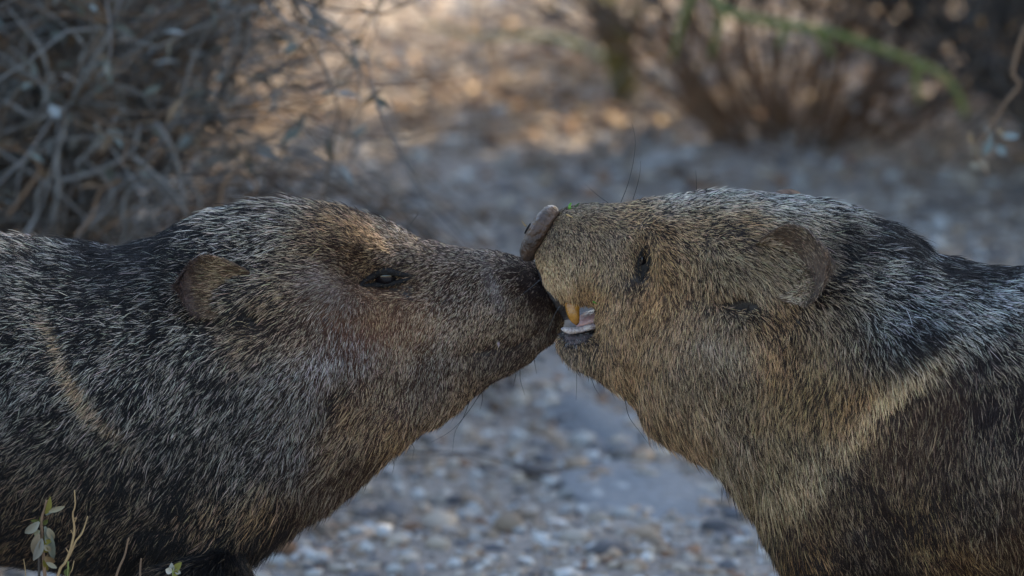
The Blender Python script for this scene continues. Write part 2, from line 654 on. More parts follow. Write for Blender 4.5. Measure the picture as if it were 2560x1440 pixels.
def ear(root, base, e1, e2, nrm, length, width, cup, fur_fn, n_in, n_out):
    """cupped ear; e1 to the tip, e2 across, nrm out of the hollow"""
    NU, NV = 22, 18
    e1 = e1 / np.linalg.norm(e1)
    e2 = e2 - e1 * (e1 @ e2); e2 /= np.linalg.norm(e2)
    n = np.cross(e1, e2)
    if n @ nrm < 0:
        n = -n
    front, back = np.zeros((NV, NU, 3)), np.zeros((NV, NU, 3))
    for j in range(NV):
        t = j / (NV - 1)
        wv = width * 0.5 * (0.55 + 0.45 * math.sin(min(1, t / 0.55) * math.pi / 2)) * math.sqrt(max(0.0, 1 - max(0, (t - 0.45) / 0.55) ** 2.4))
        wv = max(wv, 0.0015)
        for i in range(NU):
            s = 2 * i / (NU - 1) - 1
            dep = cup * (s * s - 1) * (1 - 0.75 * t) + cup * 0.35 * t * t
            curl = 0.15 * abs(s) ** 3 * cup
            p = base + e1 * (length * t) + e2 * (wv * s) + n * (dep + curl)
            th = 0.0026 * (1 - 0.65 * max(abs(s), t))
            front[j, i] = p
            back[j, i] = p - n * th
    V = np.concatenate([front.reshape(-1, 3), back.reshape(-1, 3)])
    F = []
    o = NV * NU
    for j in range(NV - 1):
        for i in range(NU - 1):
            a, b, c, d = j * NU + i, j * NU + i + 1, (j + 1) * NU + i + 1, (j + 1) * NU + i
            F.append((a, b, c, d)); F.append((o + d, o + c, o + b, o + a))
    ring = [i for i in range(NU)] + [j * NU + NU - 1 for j in range(1, NV)] + [(NV - 1) * NU + i for i in range(NU - 2, -1, -1)] + [j * NU for j in range(NV - 2, 0, -1)]
    for a, b in zip(ring, ring[1:] + ring[:1]):
        F.append((b, a, o + a, o + b))
    me = mesh_from('ear', V, F)
    ob = link('ear', me, root, M_EARSKIN)
    # short fur on both faces, long hairs on the rim
    Ps, Ns, Ds, Ls = [], [], [], []
    for arr, sg, cnt in ((front, 1, n_in), (back, -1, n_out)):
        jj = rng.random(cnt) * (NV - 1.001); ii = rng.random(cnt) * (NU - 1.001)
        j0, i0 = jj.astype(int), ii.astype(int)
        fj, fi = (jj - j0)[:, None], (ii - i0)[:, None]
        p = (arr[j0, i0] * (1 - fj) * (1 - fi) + arr[j0 + 1, i0] * fj * (1 - fi) + arr[j0, i0 + 1] * (1 - fj) * fi + arr[j0 + 1, i0 + 1] * fj * fi)
        ta = arr[j0 + 1, i0] - arr[j0, i0]; tb = arr[j0, i0 + 1] - arr[j0, i0]
        nn = np.cross(ta, tb); nn /= np.linalg.norm(nn, axis=1)[:, None] + 1e-12
        nn *= np.where((nn @ n) * sg > 0, 1, -1)[:, None]
        Ps.append(p); Ns.append(nn); Ds.append(np.stack([ii / (NU - 1) * 2 - 1, jj / (NV - 1), np.full(cnt, sg)], 1))
    p, nn, st = np.concatenate(Ps), np.concatenate(Ns), np.concatenate(Ds)
    fl = fur_fn(st)
    grow('fur', p, nn, np.ones(len(p), bool), fl, ob, root=0.00017, k=4)
    return ob


def eyeball(root, c, r):
    mb = MB()
    V, F = [], []
    R, S = 14, 20
    for i in range(R + 1):
        for k in range(S):
            a, b = math.pi * i / R, 2 * math.pi * k / S
            V.append(c + r * np.array([math.sin(a) * math.cos(b), math.sin(a) * math.sin(b), math.cos(a)]))
    for i in range(R):
        for k in range(S):
            F.append((i * S + k, (i + 1) * S + k, (i + 1) * S + (k + 1) % S, i * S + (k + 1) % S))
    mb.add(V, F)
    return mb.build('eye', M_EYE, root)


def mirror_copy(o, root, ymid):
    """the far-side twin of a part"""
    c = o.copy()
    COL.objects.link(c)
    c.parent = root
    me = o.data.copy()
    if o.type == 'MESH':
        co = np.empty(len(me.vertices) * 3); me.vertices.foreach_get('co', co)
        co = co.reshape(-1, 3); co[:, 1] = 2 * ymid - co[:, 1]
        me.vertices.foreach_set('co', co.ravel()); me.flip_normals(); me.update()
    c.data = me
    return c


def strands(name, lines, root, rad=0.00026, col=(0.010, 0.009, 0.009)):
    k = 12
    pts = np.stack([crs([P(a, b, y) for a, b in ln], k) for ln, y in lines])
    taper = np.linspace(1, 0.25, k)[None, :] * np.ones((len(lines), 1))
    c = np.broadcast_to(np.array(col), (len(lines), k, 3))
    return make_curves(name, pts, rad * taper, c, root, M_WHISK)


# ================================================================== left animal
W = (0.70, 0.66, 0.60)          # whitish tips
T = (0.68, 0.45, 0.24)          # tan tips
TG = (0.66, 0.49, 0.33)         # grey-tan
GR = (0.55, 0.47, 0.40)         # grey
K = (0.012, 0.010, 0.010)       # black
B = (0.026, 0.017, 0.012)       # dark brown
BR = (0.080, 0.048, 0.028)      # brown


def left_animal():
    YL = 0.035
    root = empty('javelina', (P(450, 1440, YL)[0], YL, 0.0))
    props(root, 'darker grizzled javelina with closed mouth, snout tucked under the other one', 'javelina', 'two javelinas touching snouts')
    top = [(-1960, 1050), (-1940, 960), (-1880, 840), (-1750, 700), (-1500, 610), (-1000, 555), (-500, 540), (-200, 548), (0, 562), (150, 583), (250, 598), (340, 592),
           (420, 560), (500, 520), (560, 503), (640, 496), (700, 494), (780, 500), (850, 512), (920, 540), (1000, 574), (1080, 598), (1150, 613), (1230, 628),
           (1300, 640), (1340, 655), (1370, 680), (1395, 725), (1412, 770)]
    bot = [(1412, 800), (1400, 842), (1350, 890), (1290, 930), (1240, 955), (1180, 990), (1130, 1028), (1080, 1062), (1020, 1095), (970, 1146), (900, 1202), (830, 1252),
           (760, 1298), (700, 1343), (640, 1385), (590, 1420), (540, 1460), (450, 1490), (300, 1480), (150, 1440), (0, 1415), (-300, 1405), (-1000, 1420), (-1500, 1380), (-1800, 1270),
           (-1900, 1150), (-1960, 1080)]
    wid = [(-1960, .012), (-1900, .06), (-1800, .10), (-1500, .14), (-800, .165), (-200, .145), (100, .125), (350, .108), (560, .098), (720, .094), (850, .080), (960, .062), (1060, .050),
           (1180, .040), (1300, .036), (1380, .031), (1412, .022)]
    ins = lambda u: np.interp(u, [-1950, -1700, 300, 700, 1000, 1250, 1400], [.004, .009, .008, .006, .0035, .0022, .0015])
    mb = MB()
    loft(mb, top, bot, wid, [(-2000, YL), (1500, YL)], [(-2000, .5), (300, .5), (700, .42), (960, .46), (1150, .5), (1400, .5)], ins,
         box=[(-2000, 1.0), (600, 1.0), (1000, .92), (1300, .82), (1400, .85)])
    feet = []
    for u, y, ln, r in ((470, YL - 0.045, 0.015, 0.042), (330, YL + 0.045, -0.01, 0.042), (-1480, YL - 0.07, -0.02, 0.075), (-1600, YL + 0.07, -0.05, 0.075)):
        feet.append(leg(mb, u, YL, y, 1360, ln, r))
    me = remesh(mb)
    sculpt(me, YL, [
        (960, 700, 70, 42, 12, -9.0), (935, 640, 90, 26, 14, 4.5), (985, 735, 60, 22, 20, 2.0), (830, 745, 120, 40, 25, 4.0),
        (1080, 720, 120, 50, 10, -3.0), (1180, 830, 120, 60, -8, 3.0), (760, 960, 120, 110, 0, 6.0), (835, 985, 60, 26, -55, -6.0),
        (1210, 870, 120, 16, -8, -2.2), (1320, 850, 80, 16, -30, -3.0), (1230, 905, 110, 28, -28, 2.5), (950, 1070, 120, 50, -35, 5.0),
        (640, 660, 90, 60, 0, -5.0), (560, 810, 110, 40, 10, -4.0), (640, 790, 40, 28, 20, -7.0), (850, 590, 110, 50, 10, 3.0), (300, 900, 150, 300, 20, 4.0), (600, 1150, 70, 200, 35, -4.0)])
    body = link('body', me, root, M_SKIN)
    hooves(feet, root, 1)
    bvh = bvh_of(me)

    # eye with dark lids
    c, n = hit(bvh, 962, 690)
    eye = eyeball(root, c + np.array([0, 0.0042, -0.0004]), 0.0092)
    for pts, rr in (([(898, 714), (930, 690), (965, 676), (1000, 685), (1044, 690)], [.0008, .0022, .0028, .0022, .0008]),
                    ([(896, 716), (932, 712), (968, 710), (1005, 702), (1046, 690)], [.0008, .0018, .0020, .0018, .0008])):
        lid = MB()
        q = []
        for a, b in pts:
            h, _ = hit(bvh, a, b)
            bul = math.exp(-((a - 965) / 40.0) ** 2)
            q.append(h + np.array([0, 0.0004 - 0.0040 * bul, 0]))
        lid.tube(crs(q, 16), np.interp(np.linspace(0, 1, 16), np.linspace(0, 1, 5), rr), 10)
        l = lid.build('eyelid', M_LID, root)
        fringe(l, 420, 2.6, ((.014, .010, .008), (.26, .16, .08)), (-.6, .8 if pts[1][1] > 700 else -.8), 22, .3)
        mirror_copy(l, root, YL)
    mirror_copy(eye, root, YL)

    # nose disc, mostly tucked behind the other one's lip
    maj = P(1345, 652, YL) - P(1418, 806, YL); maj /= np.linalg.norm(maj)
    nr = np.cross(maj, np.array([0, 1.0, 0])); nr = nr if nr[0] > 0 else -nr
    disc(root, P(1390, 722, YL) + nr * 0.003, nr, maj, np.array([0, 1.0, 0]), 0.0250, 0.027, 0.008, M_NOSED)
    # a tooth tip over the lower lip
    h, n = hit(bvh, 1246, 858)
    t = MB()
    t.tube([h + np.array([0, 0.001, 0.003]), h + np.array([0, -0.0016, 0.0]), h + np.array([0.0002, -0.0018, -0.003])], [.0012, .0011, .0003], 8)
    t.build('tooth', M_GUM, root)

    # ear laid back, hollow facing the camera
    b, n = hit(bvh, 622, 726)
    e1 = np.array([-1.0, -0.42, 0.12])
    e2 = np.array([0.15, -0.10, -1.0])

    def efur(st):
        k = len(st)
        f = np.zeros((k, 11))
        f[:, 0] = -1.0; f[:, 1] = 0.05 + 0.55 * st[:, 0] * (st[:, 2] > 0)
        f[:, 2] = np.where(st[:, 1] < 0.6, 18, 7) * np.where(st[:, 2] > 0, 1, .8); f[:, 3] = 16
        wgt = np.clip((st[:, 1] - 0.45) / 0.3, 0, 1)[:, None]
        f[:, 4:7] = np.array((.46, .32, .19)) * (1 - wgt) + np.array((0.13, 0.08, 0.06)) * wgt
        f[:, 7:10] = np.array(BR) * (1 - wgt) + np.array((0.045, 0.028, 0.024)) * wgt
        f[:, 10] = 0.45
        rim = (np.abs(st[:, 0]) > .86) | (st[:, 1] > .88)
        f[:, 2] = np.where(rim, 8, f[:, 2])
        return f
    e = ear(root, b + np.array([0, 0.006, 0]), e1, e2, np.array([-0.1, -1, 0.0]), 0.054, 0.044, 0.009, efur, 9500, 3500)
    mirror_copy(e, root, YL)

    ctrl = [
        (1380, 720, -.3, .6, 5, 18, B, K, .15), (1340, 670, -.6, .2, 5, 22, GR, K, .20), (1360, 800, -.35, .9, 6, 16, (.28, .24, .2), B, .35),
        (1300, 640, -.9, -.15, 7, 22, GR, K, .45), (1200, 625, -.95, -.2, 8, 24, GR, K, .55), (1100, 605, -.95, -.25, 9, 26, GR, K, .55), (1000, 580, -.9, -.35, 12, 30, W, K, .5),
        (1250, 720, -.5, .8, 6, 18, GR, B, .45), (1300, 800, -.4, .9, 6, 18, TG, B, .55), (1200, 820, -.4, .9, 7, 18, TG, B, .62), (1150, 720, -.6, .7, 7, 18, GR, B, .48),
        (1300, 870, -.5, .85, 6, 18, (.34, .27, .2), B, .5), (1230, 900, -.45, .9, 7, 20, (.3, .25, .2), K, .42), (1180, 960, -.5, .85, 9, 26, TG, B, .5),
        (1080, 680, -.75, .45, 7, 18, GR, B, .45), (1050, 800, -.45, .85, 7, 18, TG, BR, .6), (950, 780, -.5, .85, 8, 18, T, BR, .55), (1040, 640, -.9, .05, 8, 20, GR, K, .42),
        (1100, 900, -.4, .9, 8, 20, (.42, .38, .35), B, .52), (1050, 980, -.45, .85, 9, 24, (.4, .34, .28), B, .48), (1000, 1060, -.8, .5, 12, 24, T, B, .5), (1080, 1050, -.6, .75, 11, 30, TG, B, .5),
        (900, 600, -.65, -.75, 13, 34, T, (.03, .022, .017), .5), (830, 560, -.75, -.6, 14, 32, T, K, .5), (880, 650, -.75, -.45, 9, 24, (.36, .27, .2), B, .4),
        (780, 520, -.9, -.3, 18, 28, W, K, .5), (680, 505, -.97, -.15, 22, 26, W, K, .55), (580, 512, -1, -.05, 24, 20, W, K, .62), (520, 540, -1, .05, 24, 20, W, K, .45),
        (440, 570, -1, -.05, 24, 20, (.3, .3, .3), K, .25), (760, 640, -.85, -.25, 12, 22, TG, K, .5), (680, 600, -.95, .05, 15, 20, W, K, .5), (560, 600, -1, .1, 18, 18, W, K, .4),
        (800, 700, -.8, .4, 10, 18, (.42, .38, .36), B, .5), (850, 760, -.55, .8, 9, 18, (.4, .36, .34), BR, .5), (720, 740, -.8, .4, 15, 20, TG, K, .55), (640, 840, -.8, .5, 15, 20, TG, B, .5),
        (760, 850, -.5, .85, 10, 18, TG, B, .58), (900, 880, -.45, .88, 8, 18, (.4, .36, .35), B, .5), (820, 900, -.45, .9, 10, 18, (.5, .48, .48), B, .58), (700, 930, -.5, .85, 12, 20, (.45, .43, .41), K, .5),
        (950, 960, -.45, .88, 9, 20, TG, B, .48), (870, 1010, -.8, .55, 14, 24, T, B, .5), (780, 1010, -.35, .93, 14, 22, (.48, .47, .47), K, .5), (850, 1100, -.75, .6, 15, 24, TG, B, .48),
        (900, 1150, -.5, .85, 14, 34, (.35, .28, .2), B, .45), (750, 1120, -.4, .9, 15, 22, (.48, .46, .46), K, .5), (800, 1210, -.45, .9, 16, 36, (.35, .28, .21), B, .45),
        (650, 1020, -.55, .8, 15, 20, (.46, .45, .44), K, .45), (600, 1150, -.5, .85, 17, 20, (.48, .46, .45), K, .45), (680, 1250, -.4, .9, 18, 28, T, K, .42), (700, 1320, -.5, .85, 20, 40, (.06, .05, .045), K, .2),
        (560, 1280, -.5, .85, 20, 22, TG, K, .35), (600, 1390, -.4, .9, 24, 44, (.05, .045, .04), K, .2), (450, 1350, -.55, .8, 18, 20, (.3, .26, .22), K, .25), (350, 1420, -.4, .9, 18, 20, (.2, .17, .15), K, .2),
        (480, 880, -.75, .6, 16, 18, W, K, .42), (450, 1000, -.7, .7, 17, 18, W, K, .42), (450, 1150, -.65, .75, 18, 18, (.45, .45, .45), K, .42), (300, 1250, -.65, .75, 18, 18, (.42, .37, .31), K, .38),
        (150, 1300, -.7, .7, 18, 18, (.34, .27, .2), K, .35), (100, 1400, -.6, .8, 18, 22, (.28, .21, .15), K, .3), (330, 800, -.88, .35, 18, 17, W, K, .34), (350, 700, -.97, .12, 22, 17, (.3, .3, .31), K, .3),
        (250, 640, -.98, .05, 26, 18, (.35, .36, .37), K, .25), (350, 610, -1, 0, 26, 18, (.25, .25, .26), K, .2), (120, 610, -.92, -.3, 28, 24, W, K, .45), (0, 600, -.9, -.35, 30, 26, W, K, .5),
        (60, 680, -.95, -.1, 24, 20, W, K, .45), (150, 780, -.97, .1, 20, 18, W, K, .4), (40, 850, -.97, .15, 20, 18, W, K, .42), (200, 950, -.8, .5, 18, 18, W, K, .4), (50, 1000, -.85, .4, 19, 18, (.5, .5, .49), K, .4),
        (150, 1120, -.75, .6, 18, 18, (.44, .41, .37), K, .38), (0, 1200, -.75, .6, 18, 18, (.4, .35, .3), K, .38), (-300, 700, -1, .1, 24, 18, W, K, .4), (-300, 1100, -.9, .4, 20, 18, (.4, .36, .3), K, .4),
        (-1500, 800, -.9, .4, 24, 18, W, K, .4), (-1500, 1300, -.7, .7, 20, 18, (.4, .36, .3), K, .4), (-1500, 2200, 0, 1, 10, 12, BR, K, .2), (450, 1900, 0, 1, 10, 12, BR, K, .2), (450, 2600, 0, 1, 6, 10, BR, K, .2)]
    spots = [
        (150, 850, 60, 15, 66, 1.0, {'light': (.80, .58, .36), 'frac': .72, 'dark': (.05, .035, .022)}), (205, 955, 80, 16, 60, 1.0, {'light': (.80, .58, .36), 'frac': .72, 'dark': (.05, .035, .022)}), (285, 1045, 75, 15, 42, .7, {'light': (.75, .54, .34), 'frac': .62, 'dark': (.04, .03, .02)}),
        (370, 660, 120, 70, -10, .8, {'frac': .12}), (440, 590, 80, 34, -30, .7, {'frac': .12}), (875, 610, 85, 46, 15, .75, {'dark': (.018, .011, .008), 'frac': .26, 'light': (.5, .34, .2)}), (985, 690, 110, 50, 5, .75, {'dark': (.016, .010, .007), 'frac': .14, 'light': (.4, .26, .14)}), (930, 830, 110, 60, -20, .7, {'dark': (.075, .042, .030), 'frac': .36, 'len': 6}), (830, 720, 60, 34, 20, .6, {'dark': (.075, .066, .064), 'frac': .42}), (810, 900, 90, 40, -10, .55, {'light': (.75, .72, .70), 'frac': .66}), (1230, 915, 120, 34, -25, .7, {'dark': (.020, .014, .013), 'frac': .25}), (1020, 1000, 90, 34, -30, .5, {'dark': (.045, .032, .032), 'frac': .3}), (1330, 690, 60, 50, 0, .7, {'frac': .12}), (640, 1340, 120, 40, -40, .8, {'frac': .10}), (420, 1400, 200, 50, 0, .7, {'frac': .15}), (150, 1380, 200, 60, 0, .5, {'frac': .2}),
        (1240, 710, 16, 60, -20, .5, {'len': 3, 'light': (.4, .42, .45), 'dark': (.12, .12, .13)}),
        (965, 694, 62, 28, 6, 1.0, {'len': 4, 'frac': .0, 'dark': (.012, .009, .008), 'lift': 30}), (1010, 715, 40, 22, 25, .9, {'len': 4, 'frac': .25, 'dark': (.03, .018, .01)}),
        (925, 690, 22, 26, 0, .8, {'frac': .7, 'light': (.5, .33, .17), 'len': 4}),
        (640, 790, 46, 28, 15, .9, {'frac': .05, 'dark': (.008, .008, .008)}), (1205, 868, 80, 14, -8, .7, {'frac': .22, 'len': 6}), (845, 985, 46, 20, -60, .8, {'frac': .1, 'dark': (.01, .01, .01)}),
        (560, 520, 60, 16, -10, .8, {'light': (.82, .82, .80), 'frac': .8})]

    def dens(u, v):
        d = 1.0 + 1.5 * np.clip((u - 600) / 500, 0, 1) + 1.2 * np.clip((u - 1100) / 150, 0, 1)
        d *= np.interp(v, [0, 1450, 1600], [1, 1, .5])
        return d * (1 - 0.97 * ell(u, v, (965, 692, 34, 14, 6)))
    p, n, vis = scatter(me, YL, 540000, 80000, dens)
    u, v = mirrored_px(p, YL)
    fl = field(ctrl, spots, u, v, np.interp(u, [500, 1100], [.60, .80]))
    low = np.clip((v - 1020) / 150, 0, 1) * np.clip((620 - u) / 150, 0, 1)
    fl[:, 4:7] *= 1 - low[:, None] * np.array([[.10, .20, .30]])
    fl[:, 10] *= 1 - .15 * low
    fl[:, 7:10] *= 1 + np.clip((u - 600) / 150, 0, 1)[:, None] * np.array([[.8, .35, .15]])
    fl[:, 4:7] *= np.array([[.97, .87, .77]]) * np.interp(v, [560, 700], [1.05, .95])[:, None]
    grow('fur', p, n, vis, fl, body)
    strands('whiskers', [(([(1045, 536), (1034, 550), (1022, 566)]), YL - .03), ([(1200, 985), (1170, 1030), (1130, 1075), (1078, 1106)], YL - .02), ([(1180, 985), (1160, 1040), (1138, 1080), (1131, 1130)], YL - .02),
                         ([(1205, 978), (1206, 1000), (1200, 1025)], YL - .015), ([(1300, 925), (1301, 950), (1312, 988)], YL - .015), ([(1290, 935), (1287, 950), (1283, 966)], YL - .01), ([(1335, 895), (1338, 915), (1342, 935)], YL - .01),
                         ([(940, 640), (985, 665), (1055, 705)], YL - .065), ([(1020, 1100), (1035, 1120), (1030, 1150)], YL - .02), ([(975, 1140), (985, 1160), (980, 1185)], YL - .02)], root)
    return root


left_animal()


# ================================================================== right animal
def right_animal():
    YR = -0.030
    root = empty('javelina', (P(2450, 1440, YR)[0], YR, 0.0))
    props(root, 'browner javelina with open mouth, yellow tusk and raised snout disc', 'javelina', 'two javelinas touching snouts')
    top = [(1334, 605), (1345, 585), (1362, 560), (1385, 538), (1420, 520), (1470, 512), (1530, 508), (1600, 496), (1680, 483), (1760, 474), (1850, 472), (1950, 477), (2050, 490), (2130, 502), (2200, 526),
           (2260, 558), (2320, 598), (2400, 628), (2480, 642), (2560, 648), (2800, 630), (3300, 600), (3900, 600), (4300, 660), (4500, 770), (4600, 900), (4640, 1020)]
    bot = [(1334, 655), (1350, 692), (1375, 728), (1405, 752), (1440, 764), (1470, 756), (1490, 756), (1500, 790), (1510, 900), (1525, 950), (1560, 985), (1590, 1020), (1620, 1062), (1660, 1092), (1700, 1110), (1780, 1152), (1830, 1205), (1860, 1240), (1900, 1290),
           (1940, 1370), (1970, 1430), (2000, 1490), (2060, 1545), (2150, 1570), (2400, 1550), (2800, 1480), (3500, 1440), (4200, 1400), (4500, 1280), (4600, 1150), (4640, 1060)]
    wid = [(1334, .022), (1360, .029), (1420, .036), (1500, .043), (1600, .057), (1720, .074), (1850, .090), (2000, .100), (2200, .112), (2450, .130), (2800, .150), (3400, .165), (4200, .14), (4500, .10), (4600, .06), (4640, .012)]
    ins = lambda u: np.interp(u, [1330, 1480, 1700, 2000, 2300, 4500, 4640], [.0012, .002, .0045, .006, .009, .009, .004])
    mb = MB()
    yc = [(1300, YR), (2100, YR), (4700, YR + 0.02)]
    loft(mb, top, bot, wid, yc, [(1300, .5), (1600, .5), (1900, .45), (2400, .5), (4600, .5)], ins, sig=6.0, box=[(1300, .82), (1480, .85), (1700, .95), (2000, 1), (4600, 1)])
    # lower jaw
    loft(mb, [(1396, 832), (1404, 824), (1430, 822), (1480, 822), (1540, 815)], [(1396, 850), (1404, 868), (1430, 896), (1480, 925), (1540, 965)],
         [(1396, .010), (1404, .016), (1430, .023), (1480, .030), (1540, .040)], yc, inset=0.0015, sig=2.0, step=4.0)
    feet = []
    for u, y, ln, r in ((2150, YR - 0.045, -0.02, 0.048), (2330, YR + 0.045, 0.01, 0.048), (4150, YR - 0.06, 0.02, 0.075), (4300, YR + 0.09, 0.04, 0.075)):
        feet.append(leg(mb, u, YR, y, 1420, ln, r))
    me = remesh(mb, 0.0040, 5)
    sculpt(me, YR, [
        (1604, 655, 30, 55, 10, -8.0), (1652, 635, 28, 64, -18, 7.0), (1640, 580, 60, 26, -10, 3.0), (1720, 740, 50, 70, 10, -4.5), (1600, 900, 26, 110, 12, -3.0), (1830, 670, 60, 70, 0, 4.5), (1500, 700, 60, 40, 20, 2.5), (1560, 680, 45, 80, 0, 2.0), (1640, 760, 60, 40, 20, 2.5), (1700, 900, 120, 90, 0, 6.0),
        (1850, 756, 44, 26, 8, -9.0), (1840, 640, 80, 60, 0, 4.0), (1960, 800, 110, 50, -40, -5.0), (1560, 840, 40, 90, 10, 3.0), (1800, 1050, 120, 50, 40, 3.0),
        (2250, 900, 160, 90, -25, 5.0), (2150, 650, 110, 60, 30, -5.0), (1420, 640, 70, 50, 0, 2.0), (1350, 600, 10, 60, 25, -2.0)])
    body = link('body', me, root, M_SKIN)
    hooves(feet, root, -1)
    bvh = bvh_of(me)

    # eye: a narrow dark slit seen from behind its fold
    c, n = hit(bvh, 1606, 652)
    eye = eyeball(root, c + np.array([-0.0016, 0.0070, 0.0]), 0.0088)
    mirror_copy(eye, root, YR)
    for pts, rr in (([(1618, 612), (1604, 628), (1598, 650), (1597, 676), (1600, 700)], [.0004, .0009, .0011, .0009, .0004]),
                    ([(1620, 612), (1626, 632), (1624, 656), (1614, 682), (1602, 704)], [.0004, .0012, .0015, .0012, .0004])):
        lid = MB()
        q = []
        for a, b in pts:
            h, _ = hit(bvh, a, b)
            q.append(h + np.array([0, -0.0003 - 0.0036 * math.exp(-((b - 656) / 30.0) ** 2), 0]))
        lid.tube(crs(q, 16), np.interp(np.linspace(0, 1, 16), np.linspace(0, 1, 5), rr), 10)
        l = lid.build('eyelid', M_LID, root)
        fringe(l, 300, 2.6, ((.02, .015, .012), (.26, .17, .09)), (.6, .8))
        mirror_copy(l, root, YR)

    # raised snout disc
    maj = P(1388, 522, YR) - P(1316, 652, YR); maj /= np.linalg.norm(maj)
    nr = np.array([-0.874, 0.19, 0.50])
    nr -= maj * (nr @ maj); nr /= np.linalg.norm(nr)
    mi = np.cross(maj, nr)
    disc(root, P(1338, 577, YR), nr, maj, mi, 0.0225, 0.0235, 0.0080, M_NOSE)

    # yellow tusk below the upper lip
    tb = MB()
    y0 = YR - 0.023
    line = [(1434, 735), (1431, 762), (1434, 790), (1441, 813)]
    q = crs([P(a, b, y0 + d) for (a, b), d in zip(line, (0.006, 0.001, -0.001, 0.0005))], 14)
    S = 16
    V, F = [], []
    rx = np.interp(np.linspace(0, 1, 14), [0, .35, .7, .9, 1], [.0056, .0054, .0043, .0029, .0006])
    for i in range(14):
        for k in range(S):
            a = 2 * math.pi * k / S
            V.append(q[i] + np.array([rx[i] * math.cos(a), rx[i] * 0.7 * math.sin(a), 0.0]))
    for i in range(13):
        for k in range(S):
            F.append((i * S + k, i * S + (k + 1) % S, (i + 1) * S + (k + 1) % S, (i + 1) * S + k))
    F.append(tuple(range(S))); F.append(tuple(13 * S + k for k in range(S)))
    tb.add(V, F)
    mirror_copy(tb.build('tusk', M_TUSK, root), root, YR)

    # tongue, pale lip rim and dark lower lip
    def blob(name, m, line, ry, rz, y):
        b = MB()
        pts = crs([P(a, c, y) for a, c in line], 14)
        V, F = [], []
        S = 14
        for i in range(14):
            s = math.sqrt(max(0.03, 1 - (2 * i / 13 - 1) ** 4))
            for k in range(S):
                a = 2 * math.pi * k / S
                V.append(pts[i] + np.array([0, ry * s * math.cos(a), rz * s * math.sin(a)]))
        for i in range(13):
            for k in range(S):
                F.append((i * S + k, i * S + (k + 1) % S, (i + 1) * S + (k + 1) % S, (i + 1) * S + k))
        F.append(tuple(range(S))); F.append(tuple(13 * S + k for k in range(S)))
        b.add(V, F)
        return b.build(name, m, root)
    blob('tongue', M_TONGUE, [(1440, 812), (1462, 800), (1490, 792), (1540, 790)], 0.0165, 0.0050, YR)
    for sd in (-1, 1):
        blob('lip_rim', M_GUM, [(1402, 822), (1425, 827), (1455, 823), (1490, 813), (1525, 800)], 0.0042, 0.0024, YR + sd * .0165)
    ll = blob('lower_lip', M_LIP, [(1406, 842), (1430, 846), (1458, 842), (1490, 836)], 0.0240, 0.0068, YR)
    fringe(ll, 1600, 5, ((.03, .027, .03), (.35, .33, .31)), (-.1, 1.0), 30, .25)

    # ear
    b, n = hit(bvh, 1900, 668)
    e1 = np.array([0.90, -0.58, 0.16])
    e2 = np.array([0.18, -0.12, -1.0])

    def efur(st):
        k = len(st)
        f = np.zeros((k, 11))
        f[:, 0] = .8; f[:, 1] = 0.15 + 0.5 * st[:, 0]
        low = (st[:, 1] < 0.36 + 0.30 * st[:, 0]) & (st[:, 2] > 0)
        f[:, 2] = np.where(low, 13, 6.0); f[:, 3] = np.where(low, 24, 14)
        wgt = np.clip((st[:, 1] - 0.30 - .25 * st[:, 0]) / 0.15, 0, 1)[:, None]
        f[:, 4:7] = np.array(TG) * (1 - wgt) + np.array((0.34, 0.24, 0.16)) * wgt
        f[:, 7:10] = np.array(BR) * (1 - wgt) + np.array((0.06, 0.04, 0.03)) * wgt
        f[:, 10] = 0.6 - .25 * wgt[:, 0]
        rim = (np.abs(st[:, 0]) > .88) | (st[:, 1] > .9)
        f[:, 2] = np.where(rim, 7, f[:, 2])
        return f
    e = ear(root, b + np.array([0, 0.004, 0]), e1, e2, np.array([-0.1, -1, 0.0]), 0.062, 0.058, 0.026, efur, 9000, 4500)
    mirror_copy(e, root, YR)

    D2 = (.045, .034, .027)
